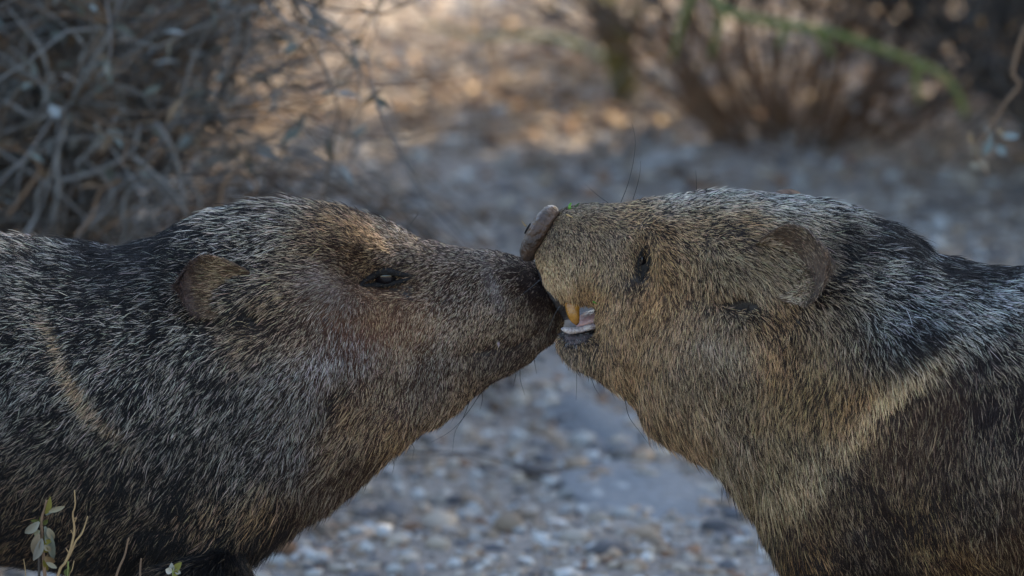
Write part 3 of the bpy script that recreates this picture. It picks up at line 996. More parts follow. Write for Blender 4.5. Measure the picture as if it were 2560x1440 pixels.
    ctrl = [
        (1345, 660, -.2, 1, 4, 20, (.5, .36, .18), BR, .6), (1375, 700, 0, 1, 6, 22, (.6, .52, .4), BR, .72), (1410, 740, .05, 1, 8, 26, T, BR, .7), (1370, 600, .3, .8, 4, 18, (.4, .34, .28), B, .5),
        (1400, 540, .8, .1, 5, 24, (.4, .3, .2), B, .5), (1460, 515, .9, -.2, 7, 30, (.42, .32, .21), B, .5), (1430, 580, .6, .6, 5, 18, (.45, .38, .3), B, .5), (1430, 660, .1, 1, 6, 18, (.55, .48, .38), D2, .58),
        (1480, 720, .05, 1, 8, 20, T, D2, .62), (1450, 755, .1, 1, 8, 30, (.5, .40, .27), D2, .6), (1530, 600, .5, .7, 6, 18, (.48, .42, .35), D2, .52), (1540, 680, .15, 1, 7, 18, (.55, .48, .38), D2, .6),
        (1560, 520, .9, -.25, 9, 26, T, K, .55), (1680, 495, .9, -.3, 11, 28, W, K, .55), (1800, 485, .92, -.25, 14, 28, W, K, .55), (1900, 490, .95, -.2, 16, 26, W, K, .55), (2030, 510, .97, -.1, 20, 22, W, K, .65),
        (2120, 525, .97, .0, 22, 20, (.7, .71, .70), K, .7), (2190, 545, .97, .1, 24, 18, (.2, .2, .2), K, .2), (2260, 590, .95, .15, 28, 18, (.1, .1, .1), K, .12), (1640, 560, .7, .4, 8, 20, TG, K, .5),
        (1740, 560, .85, .2, 10, 20, TG, K, .5), (1850, 560, .9, .1, 12, 20, T, K, .48), (1950, 560, .95, .05, 14, 18, W, K, .5), (1640, 620, .4, .8, 8, 22, T, B, .5), (1580, 640, .2, 1, 6, 18, TG, D2, .55),
        (1700, 660, .4, .8, 10, 20, TG, B, .55), (1760, 720, .3, .9, 12, 22, TG, B, .58), (1800, 640, .3, .85, 15, 26, (.5, .44, .33), B, .55), (1860, 660, .65, .6, 15, 28, (.62, .56, .45), D2, .6), (1870, 720, .5, .8, 15, 22, (.62, .56, .46), D2, .65),
        (1640, 740, .15, 1, 9, 20, T, BR, .55), (1560, 780, .1, 1, 10, 22, TG, D2, .6), (1620, 850, .1, 1, 11, 20, TG, D2, .6), (1520, 850, .2, 1, 10, 24, TG, D2, .6), (1560, 930, .25, .95, 12, 26, TG, D2, .58),
        (1700, 820, .08, 1, 12, 18, TG, D2, .6), (1800, 850, .1, 1, 13, 18, (.5, .45, .39), D2, .6), (1700, 950, .12, 1, 14, 20, (.52, .45, .36), D2, .58), (1640, 1030, .3, .95, 15, 30, TG, D2, .58),
        (1720, 1080, .25, .95, 17, 32, TG, D2, .56), (1850, 970, .05, 1, 15, 18, (.46, .38, .29), B, .52), (1800, 1120, .3, .95, 18, 30, (.55, .49, .41), B, .58), (1950, 880, .05, 1, 15, 18, T, B, .5),
        (1950, 1000, .0, 1, 16, 18, (.50, .38, .23), B, .5), (2050, 960, -.05, 1, 16, 18, (.52, .39, .22), B, .52), (1930, 790, .3, .9, 15, 20, T, B, .48), (2020, 850, .15, 1, 15, 18, (.46, .36, .24), B, .48),
        (2050, 760, .55, .7, 15, 20, (.5, .45, .4), K, .5), (2100, 700, .8, .5, 17, 20, (.6, .56, .5), K, .45), (2130, 830, .3, .9, 16, 18, (.45, .38, .29), B, .45), (2100, 620, .93, .25, 22, 16, (.12, .12, .13), K, .2),
        (2200, 690, .85, .4, 22, 18, W, K, .5), (2200, 780, .7, .6, 20, 18, (.5, .5, .49), K, .45), (2300, 690, .93, .2, 26, 18, W, K, .45), (2290, 780, .75, .6, 22, 18, (.52, .54, .55), K, .4), (2290, 840, .5, .8, 20, 18, (.1, .1, .11), K, .2),
        (2350, 640, .97, .1, 28, 16, (.1, .1, .1), K, .15), (2450, 680, .95, .2, 28, 16, (.15, .15, .16), K, .2), (2480, 740, .9, .35, 26, 18, (.68, .69, .68), K, .55), (2420, 800, .75, .6, 22, 18, W, K, .45), (2530, 850, .7, .6, 22, 18, W, K, .45),
        (2450, 900, .4, .85, 20, 18, (.45, .42, .38), K, .38), (2350, 1000, .05, 1, 18, 18, (.42, .35, .27), B, .4), (2500, 1050, .2, .95, 18, 18, (.45, .41, .37), K, .38), (2250, 1100, .1, 1, 18, 18, (.45, .38, .3), B, .38),
        (2150, 1000, .0, 1, 17, 18, T, B, .5), (2000, 1150, .25, .95, 20, 20, (.50, .43, .33), B, .52), (1920, 1200, .35, .93, 22, 26, (.58, .49, .35), B, .62), (1990, 1260, .35, .93, 20, 20, (.5, .41, .29), B, .5), (2100, 1200, .3, .95, 18, 18, (.42, .36, .29), K, .38),
        (1930, 1320, .3, .95, 17, 30, (.3, .24, .15), K, .35), (1990, 1400, .25, .95, 17, 26, T, K, .4), (2150, 1350, .35, .93, 17, 18, (.42, .37, .33), K, .38), (2300, 1300, .3, .95, 17, 18, (.48, .37, .23), K, .42), (2450, 1250, .3, .95, 17, 18, (.42, .38, .34), K, .38),
        (2400, 1400, .35, .93, 17, 18, (.52, .38, .21), B, .48), (2540, 1350, .3, .95, 17, 18, (.45, .38, .29), B, .4), (2200, 1440, .3, .95, 17, 18, (.2, .18, .16), K, .25), (2900, 800, .95, .3, 24, 18, W, K, .4), (2900, 1200, .6, .8, 20, 18, (.4, .36, .3), K, .4),
        (4200, 900, .9, .4, 24, 18, W, K, .4), (4200, 1300, .5, .8, 20, 18, (.4, .36, .3), K, .4), (4200, 2200, 0, 1, 10, 12, BR, K, .2), (2200, 1900, 0, 1, 10, 12, BR, K, .2), (2200, 2600, 0, 1, 6, 10, BR, K, .2)]
    CO = {'light': (.95, .80, .58), 'frac': .80, 'dark': (.07, .045, .028)}
    spots = [
        (2300, 905, 85, 24, -38, .95, CO), (2205, 980, 80, 26, -50, 1.0, CO), (2120, 1080, 70, 26, -52, .6, CO), (1990, 1190, 90, 46, -48, .55, CO),
        (1852, 730, 60, 26, 6, .8, {'len': 8}), (1850, 758, 44, 24, 6, 1.4, {'len': 3, 'frac': .0, 'dark': (.004, .004, .004)}), (2090, 660, 28, 75, -12, .9, {'frac': .08, 'dark': (.006, .006, .007)}), (1960, 770, 80, 20, -40, .6, {'frac': .2}), (1608, 655, 22, 58, 6, 1.0, {'len': 3.5, 'frac': .1, 'dark': (.014, .011, .010)}),  # blackish spot behind the ear: the ear's shadow put into the fur colour
        (1640, 650, 20, 60, -14, .6, {'light': (.45, .32, .17), 'frac': .55}), (1590, 700, 30, 26, 0, .7, {'frac': .15, 'dark': (.02, .014, .01)}), (1810, 590, 46, 30, 0, .8, {'frac': .12}), (1672, 690, 16, 80, -12, .6, {'frac': .25}), (1730, 760, 40, 50, 0, .4, {'frac': .4}),
        (1440, 850, 50, 26, 0, .9, {'len': 3, 'frac': .05, 'dark': (.025, .022, .026)}), (1430, 895, 50, 26, 30, .8, {'light': (.5, .48, .46), 'dark': (.04, .038, .04), 'len': 11, 'lift': 34, 'frac': .5, 'dir': (-.2, 1)}),
        (1490, 900, 30, 40, 20, .6, {'dark': (.02, .02, .022), 'frac': .3}), (2290, 598, 150, 38, 27, 1.1, {'frac': .05, 'dark': (.007, .007, .008)}), (2460, 672, 90, 22, 8, .8, {'frac': .12}), (2150, 610, 60, 34, 20, .8, {'frac': .12}), (2300, 835, 80, 22, 30, .7, {'frac': .12}), (1385, 690, 40, 50, 30, .8, {'light': (.85, .74, .58), 'frac': .8}), (1800, 850, 130, 60, 0, .35, {'light': (.62, .56, .50)}), (1640, 760, 60, 50, 0, .5, {'dark': (.06, .035, .018), 'frac': .45}), (1470, 640, 60, 60, 0, .5, {'frac': .42}), (2330, 622, 30, 14, 10, .9, {'light': (.75, .78, .8), 'frac': .8}), (2200, 668, 30, 18, 20, .7, {'light': (.75, .68, .58), 'frac': .8}),
        (1503, 790, 14, 46, 0, 1.2, {'dir': (-.75, .7), 'len': 9, 'lift': 34}), (1450, 758, 50, 12, 0, .8, {'len': 9, 'lift': 30}), (1440, 862, 50, 14, 0, .8, {'len': 6, 'lift': 40}), (1400, 530, 40, 14, -20, .7, {'dark': (.05, .03, .018), 'frac': .3})]

    def dens(u, v):
        d = 1.0 + 1.4 * np.clip((2100 - u) / 400, 0, 1) + 1.2 * np.clip((1600 - u) / 150, 0, 1)
        d *= np.interp(v, [0, 1450, 1600], [1, 1, .5])
        d *= (1 - 0.9 * ell(u, v, (1604, 656, 15, 40, 6))) * (1 - 0.80 * ell(u, v, (1850, 757, 34, 16, 6)))
        return d * (1 - 0.95 * ell(u, v, (1440, 836, 50, 18, 0))) * (1 - 0.9 * (u < 1340))
    p, n, vis = scatter(me, YR, 540000, 80000, dens)
    u, v = mirrored_px(p, YR)
    inside = (v > 752) & (v < 838) & (u < 1493)          # no hair inside the mouth
    p, n, vis, u, v = p[~inside], n[~inside], vis[~inside], u[~inside], v[~inside]
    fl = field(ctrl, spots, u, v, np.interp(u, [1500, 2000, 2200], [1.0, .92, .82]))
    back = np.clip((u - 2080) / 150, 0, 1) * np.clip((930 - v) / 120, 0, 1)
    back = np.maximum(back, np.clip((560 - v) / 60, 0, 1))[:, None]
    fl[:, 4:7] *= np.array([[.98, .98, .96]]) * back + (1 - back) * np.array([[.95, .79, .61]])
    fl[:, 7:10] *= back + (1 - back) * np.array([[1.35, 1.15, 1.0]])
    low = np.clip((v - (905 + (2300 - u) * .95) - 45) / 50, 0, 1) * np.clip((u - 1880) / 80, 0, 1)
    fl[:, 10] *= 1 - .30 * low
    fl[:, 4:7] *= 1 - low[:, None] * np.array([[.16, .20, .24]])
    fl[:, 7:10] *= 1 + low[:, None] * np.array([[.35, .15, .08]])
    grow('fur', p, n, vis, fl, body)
    strands('whiskers', [([(1552, 506), (1570, 460), (1584, 400), (1588, 350), (1580, 308)], YR - .01), ([(1582, 500), (1594, 460), (1600, 430), (1601, 402)], YR - .01), ([(1522, 508), (1494, 488), (1462, 460)], YR - .005),
                         ([(1742, 476), (1741, 450), (1739, 424)], YR), ([(1350, 700), (1320, 725), (1285, 752)], YR - .05), ([(1400, 765), (1385, 790), (1370, 830)], YR - .05), ([(1560, 985), (1572, 1040), (1600, 1080), (1635, 1128)], YR - .02),
                         ([(1590, 1005), (1594, 1035), (1604, 1060)], YR - .02), ([(1440, 905), (1442, 950), (1440, 1000)], YR - .01), ([(1475, 930), (1485, 965), (1500, 990)], YR - .01), ([(1400, 872), (1408, 892), (1425, 910)], YR - .02),
                         ([(1415, 890), (1425, 905), (1440, 915)], YR - .02)], root)
    return root, bvh


RROOT, RBVH = right_animal()


# ================================================================== stones and gravel
M_ROCK = {
    'pale': mat('pale_stone', (0.42, 0.40, 0.37), 0.85, 0.25, (0.55, 0.53, 0.50), 40, 0.5, 120),
    'tan': mat('tan_stone', (0.30, 0.22, 0.155), 0.9, 0.2, (0.40, 0.31, 0.23), 40, 0.5, 120),
    'dark': mat('dark_stone', (0.085, 0.085, 0.095), 0.8, 0.3, (0.15, 0.14, 0.14), 40, 0.5, 120),
    'rust': mat('rust_stone', (0.22, 0.12, 0.07), 0.9, 0.2, (0.30, 0.17, 0.10), 40, 0.5, 120),
    'slab': mat('slab_stone', (0.30, 0.31, 0.32), 0.9, 0.2, (0.46, 0.475, 0.49), 9, 0.9, 45),
}


def ico(sub=1):
    import bmesh
    bm = bmesh.new()
    bmesh.ops.create_icosphere(bm, subdivisions=sub, radius=1.0)
    V = np.array([v.co[:] for v in bm.verts])
    F = [tuple(v.index for v in f.verts) for f in bm.faces]
    bm.free()
    return V, F


ICO1, ICO1F = ico(1)
ICO2, ICO2F = ico(2)
ICO3, ICO3F = ico(3)


def rock_mesh(name, seed, sub=2, flat=0.65, rough=0.28):
    V, F = (ICO2, ICO2F) if sub == 2 else (ICO3, ICO3F)
    r = np.random.default_rng(seed)
    V = V.copy()
    for _ in range(7):                                   # a few broken facets
        d = r.normal(size=3); d /= np.linalg.norm(d)
        h = r.uniform(0.62, 0.95)
        s = V @ d
        V -= np.clip(s - h, 0, None)[:, None] * d * 0.9
    V *= (1 + rough * vnoise(V + seed * 7.1, 0.9, seed) * 0.6)[:, None]
    V[:, 2] *= flat
    return mesh_from(name, V, F)


ROCKS = {k: [] for k in M_ROCK}
for ki, k in enumerate(M_ROCK):
    for j in range(6):
        me = rock_mesh('stone', 100 * ki + j + 1)
        me.materials.append(M_ROCK[k])
        ROCKS[k].append(me)


def stone(kind, x, y, size, label, group=None, sx=1.0, sy=0.85, sz=1.0, rot=None, sink=0.25, name='stone', me=None, cat='stone'):
    o = bpy.data.objects.new(name, me or random.choice(ROCKS[kind]))
    COL.objects.link(o)
    o.scale = (size * sx, size * sy, size * sz)
    o.rotation_euler = (random.uniform(-.25, .25), random.uniform(-.25, .25), random.uniform(0, 6.28) if rot is None else rot)
    o.location = (x, y, gz(x, y) + size * sz * 0.65 * (1 - 2 * sink))
    props(o, label, cat, group)
    return o


def gstone(kind, u, v, px, label, **kw):
    g = G(u, v)
    d = np.linalg.norm(g - CAM)
    return stone(kind, g[0], g[1], 0.5 * px * d / FPX, label, **kw)


gstone('pale', 1166, 1285, 62, 'round chalky white stone on the gravel between the animals', sz=.8)
gstone('tan', 1272, 1355, 96, 'chunky tan stone with a dark broken face on the gravel', sz=1.1)
gstone('rust', 705, 1415, 80, 'rusty brown clod beside the darker javelina\'s foreleg', sz=1.2)
gstone('dark', 1798, 1345, 90, 'dark grey angular stone near the browner javelina\'s chest', sx=1.2, sz=.9)
gstone('dark', 1520, 1430, 95, 'blackish flat stone lying on the gravel', sx=1.3, sz=.6)
gstone('dark', 1350, 1165, 130, 'low dark slaty stone in front of the pale slab', sx=1.2, sz=.5)
gstone('dark', 1130, 1225, 60, 'small slaty stone beside the round white one', sz=.8)
gstone('tan', 815, 1335, 80, 'smooth tan stone under the darker javelina\'s chest', sz=.8)
gstone('pale', 2305, 385, 34, 'small bright white stone below the arching green branch', sz=1.1)
gstone('pale', 2140, 312, 62, 'pale grey stone at the foot of the brown shrub', sz=.8)
gstone('pale', 2462, 262, 70, 'large pale stone in the shade behind the leafy sprig', sz=1.1)
gstone('pale', 2230, 575, 150, 'broad pale stone on the ground behind the browner javelina\'s neck', sx=1.3, sz=.35)
for (u_, v_, s_) in ((1375, 62, 60), (1290, 20, 70), (1180, 40, 50), (1240, 66, 40), (1070, 30, 60), (1420, 25, 50), (1120, 70, 36), (1330, 45, 44)):  # pale stones added to make the sunlit ground brighter
    gstone('pale', u_, v_, s_, 'pale stone added to brighten the sunlit patch beyond the green-barked tree', group='pale stones added to brighten the sunlit patch', sz=.7)
gstone('rust', 1245, 1010, 48, 'small rusty stone above the chalky gravel', sz=.9)
gstone('pale', 1640, 450, 110, 'flat pale stone on the open ground behind the browner javelina', sx=1.2, sz=.4)

# pale slabs lying almost flush in the soil
for (u, v, wpx, dpx, lab, sd) in ((1495, 1042, 235, 0.105, 'flat blue-grey stone slab set in the gravel, the farther of two', 5),
                                  (1600, 1220, 380, 0.120, 'broad low blue-grey stone slab beside the browner javelina\'s chest', 9)):
    g = G(u, v)
    d = np.linalg.norm(g - CAM)
    me = rock_mesh('stone_slab', 300 + sd, sub=3, flat=1.0, rough=0.5)
    me.materials.append(M_ROCK['slab'])
    o = bpy.data.objects.new('stone_slab', me)
    COL.objects.link(o)
    o.scale = (0.5 * wpx * d / FPX, dpx * 1.5, 0.011)
    o.rotation_euler = (0, 0, 0.15)
    o.location = (g[0], g[1], gz(g[0], g[1]) - 0.001)
    props(o, lab, 'stone slab')

STONE_LABELS = {'pale': ('small pale grey stone among the gravel', 'pale stones in the gravel'), 'tan': ('small tan stone among the gravel', 'tan stones in the gravel'),
                'dark': ('small dark grey stone among the gravel', 'dark stones in the gravel'), 'rust': ('small reddish brown stone among the gravel', 'reddish stones in the gravel')}
placed = 0
while placed < 210:
    if random.random() < 0.72:
        u, v = random.uniform(560, 2020), random.uniform(960, 1439)
        if v < 1000 + 0.9 * max(0, 1150 - u) * 0.55 or v < 950 + 0.95 * max(0, u - 1550):
            continue
        s = random.choice((14, 18, 22, 26, 30, 38, 46))
    else:
        u, v = random.uniform(950, 2560), random.uniform(330, 640)
        s = random.choice((16, 20, 26, 34))
    k = random.choices(('pale', 'tan', 'dark', 'rust'), (5, 4, 1.6, 1.2))[0]
    lab, grp = STONE_LABELS[k]
    gstone(k, u, v, s, lab, group=grp, sz=random.uniform(.6, 1.1), sx=random.uniform(.9, 1.35))
    placed += 1


def gravel():
    n1, n2 = 15000, 5000
    u = rng.uniform(-250, 2810, n1); v = rng.uniform(-40, 1650, n1)
    pts = np.array([G(a, b)[:2] for a, b in zip(u, v)])
    pts2 = np.stack([rng.uniform(-2.2, 2.2, n2), rng.uniform(-1.6, 6.5, n2)], 1)
    pts = np.concatenate([pts, pts2])
    n = len(pts)
    size = np.exp(rng.normal(math.log(0.0036), 0.5, n)) * np.clip(np.linalg.norm(pts - CAM[:2], axis=1) / 6, .8, 1.6)
    size = np.clip(size, .0015, .013)
    V = np.repeat(ICO1[None], n, 0)
    V = V * (1 + 0.28 * rng.normal(size=(n, len(ICO1), 1)) * 0.8)
    sc = np.stack([rng.uniform(.8, 1.5, n), rng.uniform(.7, 1.2, n), rng.uniform(.45, .9, n)], 1) * size[:, None]
    a = rng.uniform(0, 6.28, n)
    V = V * sc[:, None, :]
    x = V[:, :, 0] * np.cos(a)[:, None] - V[:, :, 1] * np.sin(a)[:, None]
    y = V[:, :, 0] * np.sin(a)[:, None] + V[:, :, 1] * np.cos(a)[:, None]
    z = V[:, :, 2] + (ground_h(pts[:, 0], pts[:, 1]) + sc[:, 2] * .35)[:, None]
    V = np.stack([x + pts[:, 0:1], y + pts[:, 1:2], z], 2).reshape(-1, 3)
    F = (np.array(ICO1F)[None] + (np.arange(n) * len(ICO1))[:, None, None]).reshape(-1, 3)
    me = bpy.data.meshes.new('gravel')
    me.vertices.add(len(V)); me.vertices.foreach_set('co', V.ravel())
    me.loops.add(F.size); me.loops.foreach_set('vertex_index', F.ravel().astype(np.int32))
    me.polygons.add(len(F)); me.polygons.foreach_set('loop_start', np.arange(0, F.size, 3, dtype=np.int32))
    me.update(calc_edges=True)
    pal = np.array([(.46, .44, .41), (.36, .31, .26), (.30, .22, .155), (.20, .18, .17), (.40, .33, .26), (.13, .125, .13), (.26, .155, .10)])
    ci = rng.choice(len(pal), n, p=[.2, .22, .2, .13, .13, .06, .06])
    c = np.ones((n, 4), np.float32); c[:, :3] = pal[ci] * rng.uniform(.85, 1.4, (n, 1))
    at = me.attributes.new('piece_color', 'FLOAT_COLOR', 'POINT')
    at.data.foreach_set('color', np.repeat(c, len(ICO1), 0).ravel())
    o = link('gravel', me, None, M_LITTER)
    props(o, 'loose mixed gravel scattered over the desert soil', 'gravel', kind='stuff')


gravel()


# ================================================================== leaf shapes, litter
def leaf_verts(base, d, nrm, L, Wd, fold=0.25, curl=0.3, nseg=5):
    """a folded, curling leaf blade"""
    d = d / (np.linalg.norm(d) + 1e-9)
    s = np.cross(nrm, d); s /= np.linalg.norm(s) + 1e-9
    n = np.cross(d, s)
    V, F = [], []
    for i in range(nseg + 1):
        t = i / nseg
        w = Wd * 0.5 * math.sin(math.pi * min(1, t * 0.93 + 0.05)) ** 0.8
        c = base + d * (L * t) - n * (curl * L * t * t)
        V += [c + s * w + n * (fold * w), c, c - s * w + n * (fold * w)]
    for i in range(nseg):
        a = 3 * i
        F += [(a, a + 1, a + 4, a + 3), (a + 1, a + 2, a + 5, a + 4)]
    return np.array(V), F


def litter():
    mb = MB()
    pal = [(.30, .17, .08), (.36, .24, .13), (.24, .13, .07), (.42, .30, .18), (.20, .16, .12), (.33, .29, .24), (.16, .10, .06)]
    n = 0
    while n < 3000:
        u, v = random.uniform(-200, 2760), random.triangular(-60, 700, 240)
        if (v > 380 and random.random() < .9) or (v < 95 and 960 < u < 1500 and random.random() < .85):
            continue
        g = G(u, v)
        a = random.uniform(0, 6.28)
        d = np.array([math.cos(a), math.sin(a), random.uniform(-.1, .4)])
        nr = np.array([random.gauss(0, .4), random.gauss(0, .4), 1.0])
        V, F = leaf_verts(np.array([g[0], g[1], gz(g[0], g[1]) + random.uniform(.002, .016)]), d, nr, random.uniform(.012, .036), random.uniform(.006, .016), random.uniform(0, .7), random.uniform(-.3, .6), 3)
        c = random.choice(pal); k = random.uniform(.7, 1.25)
        mb.add(V, F, tuple(q * k for q in c))
        n += 1
    for _ in range(700):                                   # broken twigs lying about
        u, v = random.uniform(-200, 2760), random.triangular(-60, 900, 250)
        g = G(u, v)
        a = random.uniform(0, 6.28); L = random.uniform(.03, .16)
        z = gz(g[0], g[1]) + .004
        p = [(g[0], g[1], z), (g[0] + .5 * L * math.cos(a), g[1] + .5 * L * math.sin(a), z + random.uniform(0, .02)), (g[0] + L * math.cos(a + .3), g[1] + L * math.sin(a + .3), z + random.uniform(0, .015))]
        mb.tube(p, random.uniform(.0008, .0022), 4, random.choice([(.22, .17, .13), (.3, .26, .22), (.16, .11, .08)]))
    o = mb.build('leaf_litter', M_LITTER)
    props(o, 'dry fallen leaves and broken twigs strewn over the ground', 'leaf litter', kind='stuff')


litter()


# ================================================================== shrubs
def walk(start, d, L, n, wander, grav=0.0, r=random):
    p = np.array(start, float); d = np.array(d, float); d /= np.linalg.norm(d)
    out = [p.copy()]
    for i in range(n):
        d = d + np.array([r.gauss(0, wander), r.gauss(0, wander), r.gauss(0, wander) + grav])
        d /= np.linalg.norm(d)
        p = p + d * L / n
        p[2] = max(p[2], 0.01)
        out.append(p.copy())
    return np.array(out)


M_STEM = {'grey': mat('grey_bark', (0.22, 0.205, 0.19), 0.85, 0.2, (0.12, 0.11, 0.10), 60), 'brown': mat('brown_bark', (0.22, 0.13, 0.075), 0.85, 0.2, (0.14, 0.09, 0.06), 60),
          'green': mat('green_bark', (0.15, 0.175, 0.045), 0.6, 0.3, (0.20, 0.20, 0.06), 25), 'olive': mat('olive_bark', (0.075, 0.075, 0.03), 0.8, 0.2, (0.19, 0.16, 0.05), 12), 'dark': mat('dark_bark', (0.06, 0.048, 0.04), 0.9, 0.2, (0.10, 0.08, 0.065), 30),
          'straw': mat('straw_bark', (0.40, 0.26, 0.12), 0.7, 0.3, (0.28, 0.17, 0.08), 50)}


def shrub(name, label, cx, cy, n_stem, spread, height, twigs, leaves, twig_cols, leaf_cols, leaf_size, bark='grey', stem_r=.005, hero=None, flat=0.0, leaf_z=(0.0, 9.0), group=None, wander=.22, xmax=99.0):
    root = empty(name, (cx, cy, gz(cx, cy)))
    props(root, label, 'shrub', group)
    stems = []
    for i in range(n_stem):
        a = random.uniform(0, 6.28)
        b = np.array([cx + spread * .25 * math.cos(a) * random.random(), cy + spread * .25 * math.sin(a) * random.random(), 0])
        b[2] = gz(b[0], b[1]) - .01
        d = (math.cos(a) * spread * random.uniform(.3, 1), math.sin(a) * spread * random.uniform(.3, 1), height * (1 - flat * random.random()))
        for _ in range(30):
            pts = walk(b, d, math.hypot(spread * .7, height) * random.uniform(.7, 1.1), 9, wander)
            if pts[:, 0].max() < xmax:
                break
            d = (-abs(d[0]), d[1], d[2])
        st = MB()
        st.tube(pts, np.linspace(stem_r * random.uniform(.7, 1.3), stem_r * .35, 10), 7)
        st.build('stem', M_STEM[bark], root)
        stems.append(pts)
    for line, y, r in (hero or []):
        st = MB()
        pts = crs([P(a, b, y + random.uniform(-.01, .01)) for a, b in line], 18)
        st.tube(pts, np.linspace(r * .68, r * .42, 18), 7)
        st.build('stem', M_STEM[random.choice((bark, 'grey', 'brown'))], root)
    tw, lf = MB(), MB()
    nodes = []
    for i in range(twigs):
        s = random.choice(stems)
        k = random.randint(2, len(s) - 1)
        d = (s[k] - s[k - 1]); d /= np.linalg.norm(d)
        d = d + np.array([random.gauss(0, .8), random.gauss(0, .8), random.gauss(.1, .6)])
        L = random.uniform(.06, .28) * height / .6
        pts = walk(s[k], d, L, 6, .28)
        tw.tube(pts, np.linspace(random.uniform(.0010, .0020), .0005, 7), 4, random.choice(twig_cols))
        nodes.append(pts)
    tries = 0
    cnt = 0
    while cnt < leaves and tries < leaves * 6:
        tries += 1
        s = random.choice(nodes)
        p = s[random.randint(1, len(s) - 1)]
        if not leaf_z[0] < p[2] < leaf_z[1]:
            continue
        d = np.array([random.gauss(0, 1), random.gauss(0, 1), random.gauss(0, .8)])
        V, F = leaf_verts(p, d, np.array([random.gauss(0, .6), random.gauss(0, .6), 1]), leaf_size * random.uniform(.6, 1.3), leaf_size * random.uniform(.25, .5), .3, random.uniform(-.2, .5), 2)
        c = random.choice(leaf_cols); k = random.uniform(.7, 1.2)
        lf.add(V, F, tuple(q * k for q in c))
        cnt += 1
    if twigs:
        tw.build('twigs', M_LITTER, root)['kind'] = 'stuff'
    if leaves:
        lf.build('leaves', M_LITTER, root)['kind'] = 'stuff'
    return root


YB = 1.28
bush_hero = [
    ([(305, 560), (312, 500), (335, 466), (385, 462), (418, 485), (412, 512), (370, 524), (325, 520)], YB, .0030),
    ([(548, 520), (556, 468), (590, 430), (632, 448), (640, 478), (610, 500)], YB, .0034),
    ([(335, 392), (380, 430), (430, 480), (470, 540)], YB, .0040), ([(130, 560), (145, 480), (142, 400), (158, 330), (170, 260)], YB, .0040),
    ([(140, 455), (230, 432), (300, 400), (335, 370), (348, 310)], YB + .03, .0038), ([(190, 410), (240, 365), (270, 330), (290, 290)], YB, .0032),
    ([(385, 300), (425, 360), (448, 430), (462, 520)], YB, .0040), ([(20, 540), (70, 470), (100, 420), (60, 380), (10, 370)], YB, .0030),
    ([(190, 590), (230, 540), (250, 480), (300, 450)], YB - .03, .0032), ([(60, 590), (90, 540), (95, 480), (130, 440)], YB, .0034), ([(240, 590), (330, 530), (420, 520), (560, 530)], YB + .05, .0028),
    ([(540, 380), (640, 366), (760, 380), (850, 425)], YB + .3, .0036), ([(250, 440), (380, 445), (500, 452), (600, 446)], YB + .1, .0026), ([(10, 250), (90, 290), (120, 210), (100, 120), (20, 20)], YB, .0034),
    ([(220, 570), (280, 500), (260, 440), (210, 400)], YB + .05, .0030), ([(480, 560), (500, 500), (470, 440), (500, 380)], YB + .1, .0026)]
shrub('grey_shrub', 'tangled grey shrub with pale withered leaves behind the darker javelina', -0.54, 1.70, 50, .50, .85, 6000, 8000,
      [(.13, .12, .11), (.09, .08, .075), (.17, .16, .15), (.13, .085, .055)], [(.17, .185, .165), (.25, .255, .24), (.13, .14, .115), (.17, .11, .065), (.11, .105, .095)], .022, hero=bush_hero, leaf_z=(.30, 9), wander=.30, xmax=-.20, stem_r=.0034)
shrub('grey_shrub', 'thin grey shrub with tan dead leaves behind the tangled one', -0.62, 3.0, 24, .55, .8, 1600, 2600,
      [(.20, .18, .16), (.14, .12, .11), (.19, .13, .085)], [(.30, .28, .25), (.35, .22, .12), (.22, .20, .17)], .024, xmax=-.22, stem_r=.004)

shrub('grey_shrub', 'fine leafless grey shrub between the tangled shrub and the green-barked tree', -0.42, 3.7, 22, .30, .7, 1600, 700,
      [(.17, .16, .15), (.12, .115, .11), (.20, .16, .12)], [(.24, .23, .21), (.28, .18, .10)], .018, stem_r=.003, xmax=-.16)

# low mound of arching dry stems
def mound():
    root = empty('dry_stem_mound', (-0.26, 2.05, gz(-.26, 2.05)))
    props(root, 'low dark mound of arching dry stems on the ground beside the grey shrub', 'shrub')
    for i in range(150):
        x0 = random.uniform(-.50, -.20); x1 = random.uniform(-.20, .02)
        if random.random() < .3:
            x0, x1 = x1, x0 - .1
        y0, y1 = random.uniform(1.85, 2.35), random.uniform(1.85, 2.35)
        h = random.uniform(.04, .245) * (1 - .5 * abs(random.gauss(0, .3)))
        p = crs([(x0, y0, 0), (x0 * .7 + x1 * .3, y0 * .7 + y1 * .3, h * .85), (x0 * .4 + x1 * .6, y0 * .4 + y1 * .6, h), (x1, y1, h * random.uniform(.0, .6))], 12)
        m = MB()
        m.tube(p, np.linspace(.0024, .001, 12), 5)
        m.build('stem', M_STEM[random.choice(('grey', 'dark', 'dark', 'brown'))], root)


mound()

shrub('brown_shrub', 'brown twiggy shrub with rusty dead leaves under the green branch', 0.36, 3.75, 34, .46, .75, 1300, 1300,
      [(.16, .125, .10), (.12, .10, .09), (.24, .21, .19)], [(.34, .17, .06), (.22, .14, .08), (.20, .17, .14), (.28, .25, .22)], .026, bark='brown', flat=.7)
shrub('dark_shrub', 'dense dark leafless shrub in the shade beyond the leafy sprig', 0.74, 3.60, 44, .40, .85, 2800, 2600,
      [(.07, .06, .055), (.10, .085, .075), (.05, .045, .04)], [(.10, .08, .06), (.07, .07, .06)], .022, bark='dark', flat=.5)
shrub('brown_shrub', 'grey-brown twiggy shrub behind the rusty one', 0.80, 5.2, 26, .4, .7, 700, 900,
      [(.18, .14, .11), (.12, .09, .075)], [(.30, .18, .08), (.22, .15, .09), (.25, .24, .14)], .026, bark='brown', flat=.6)


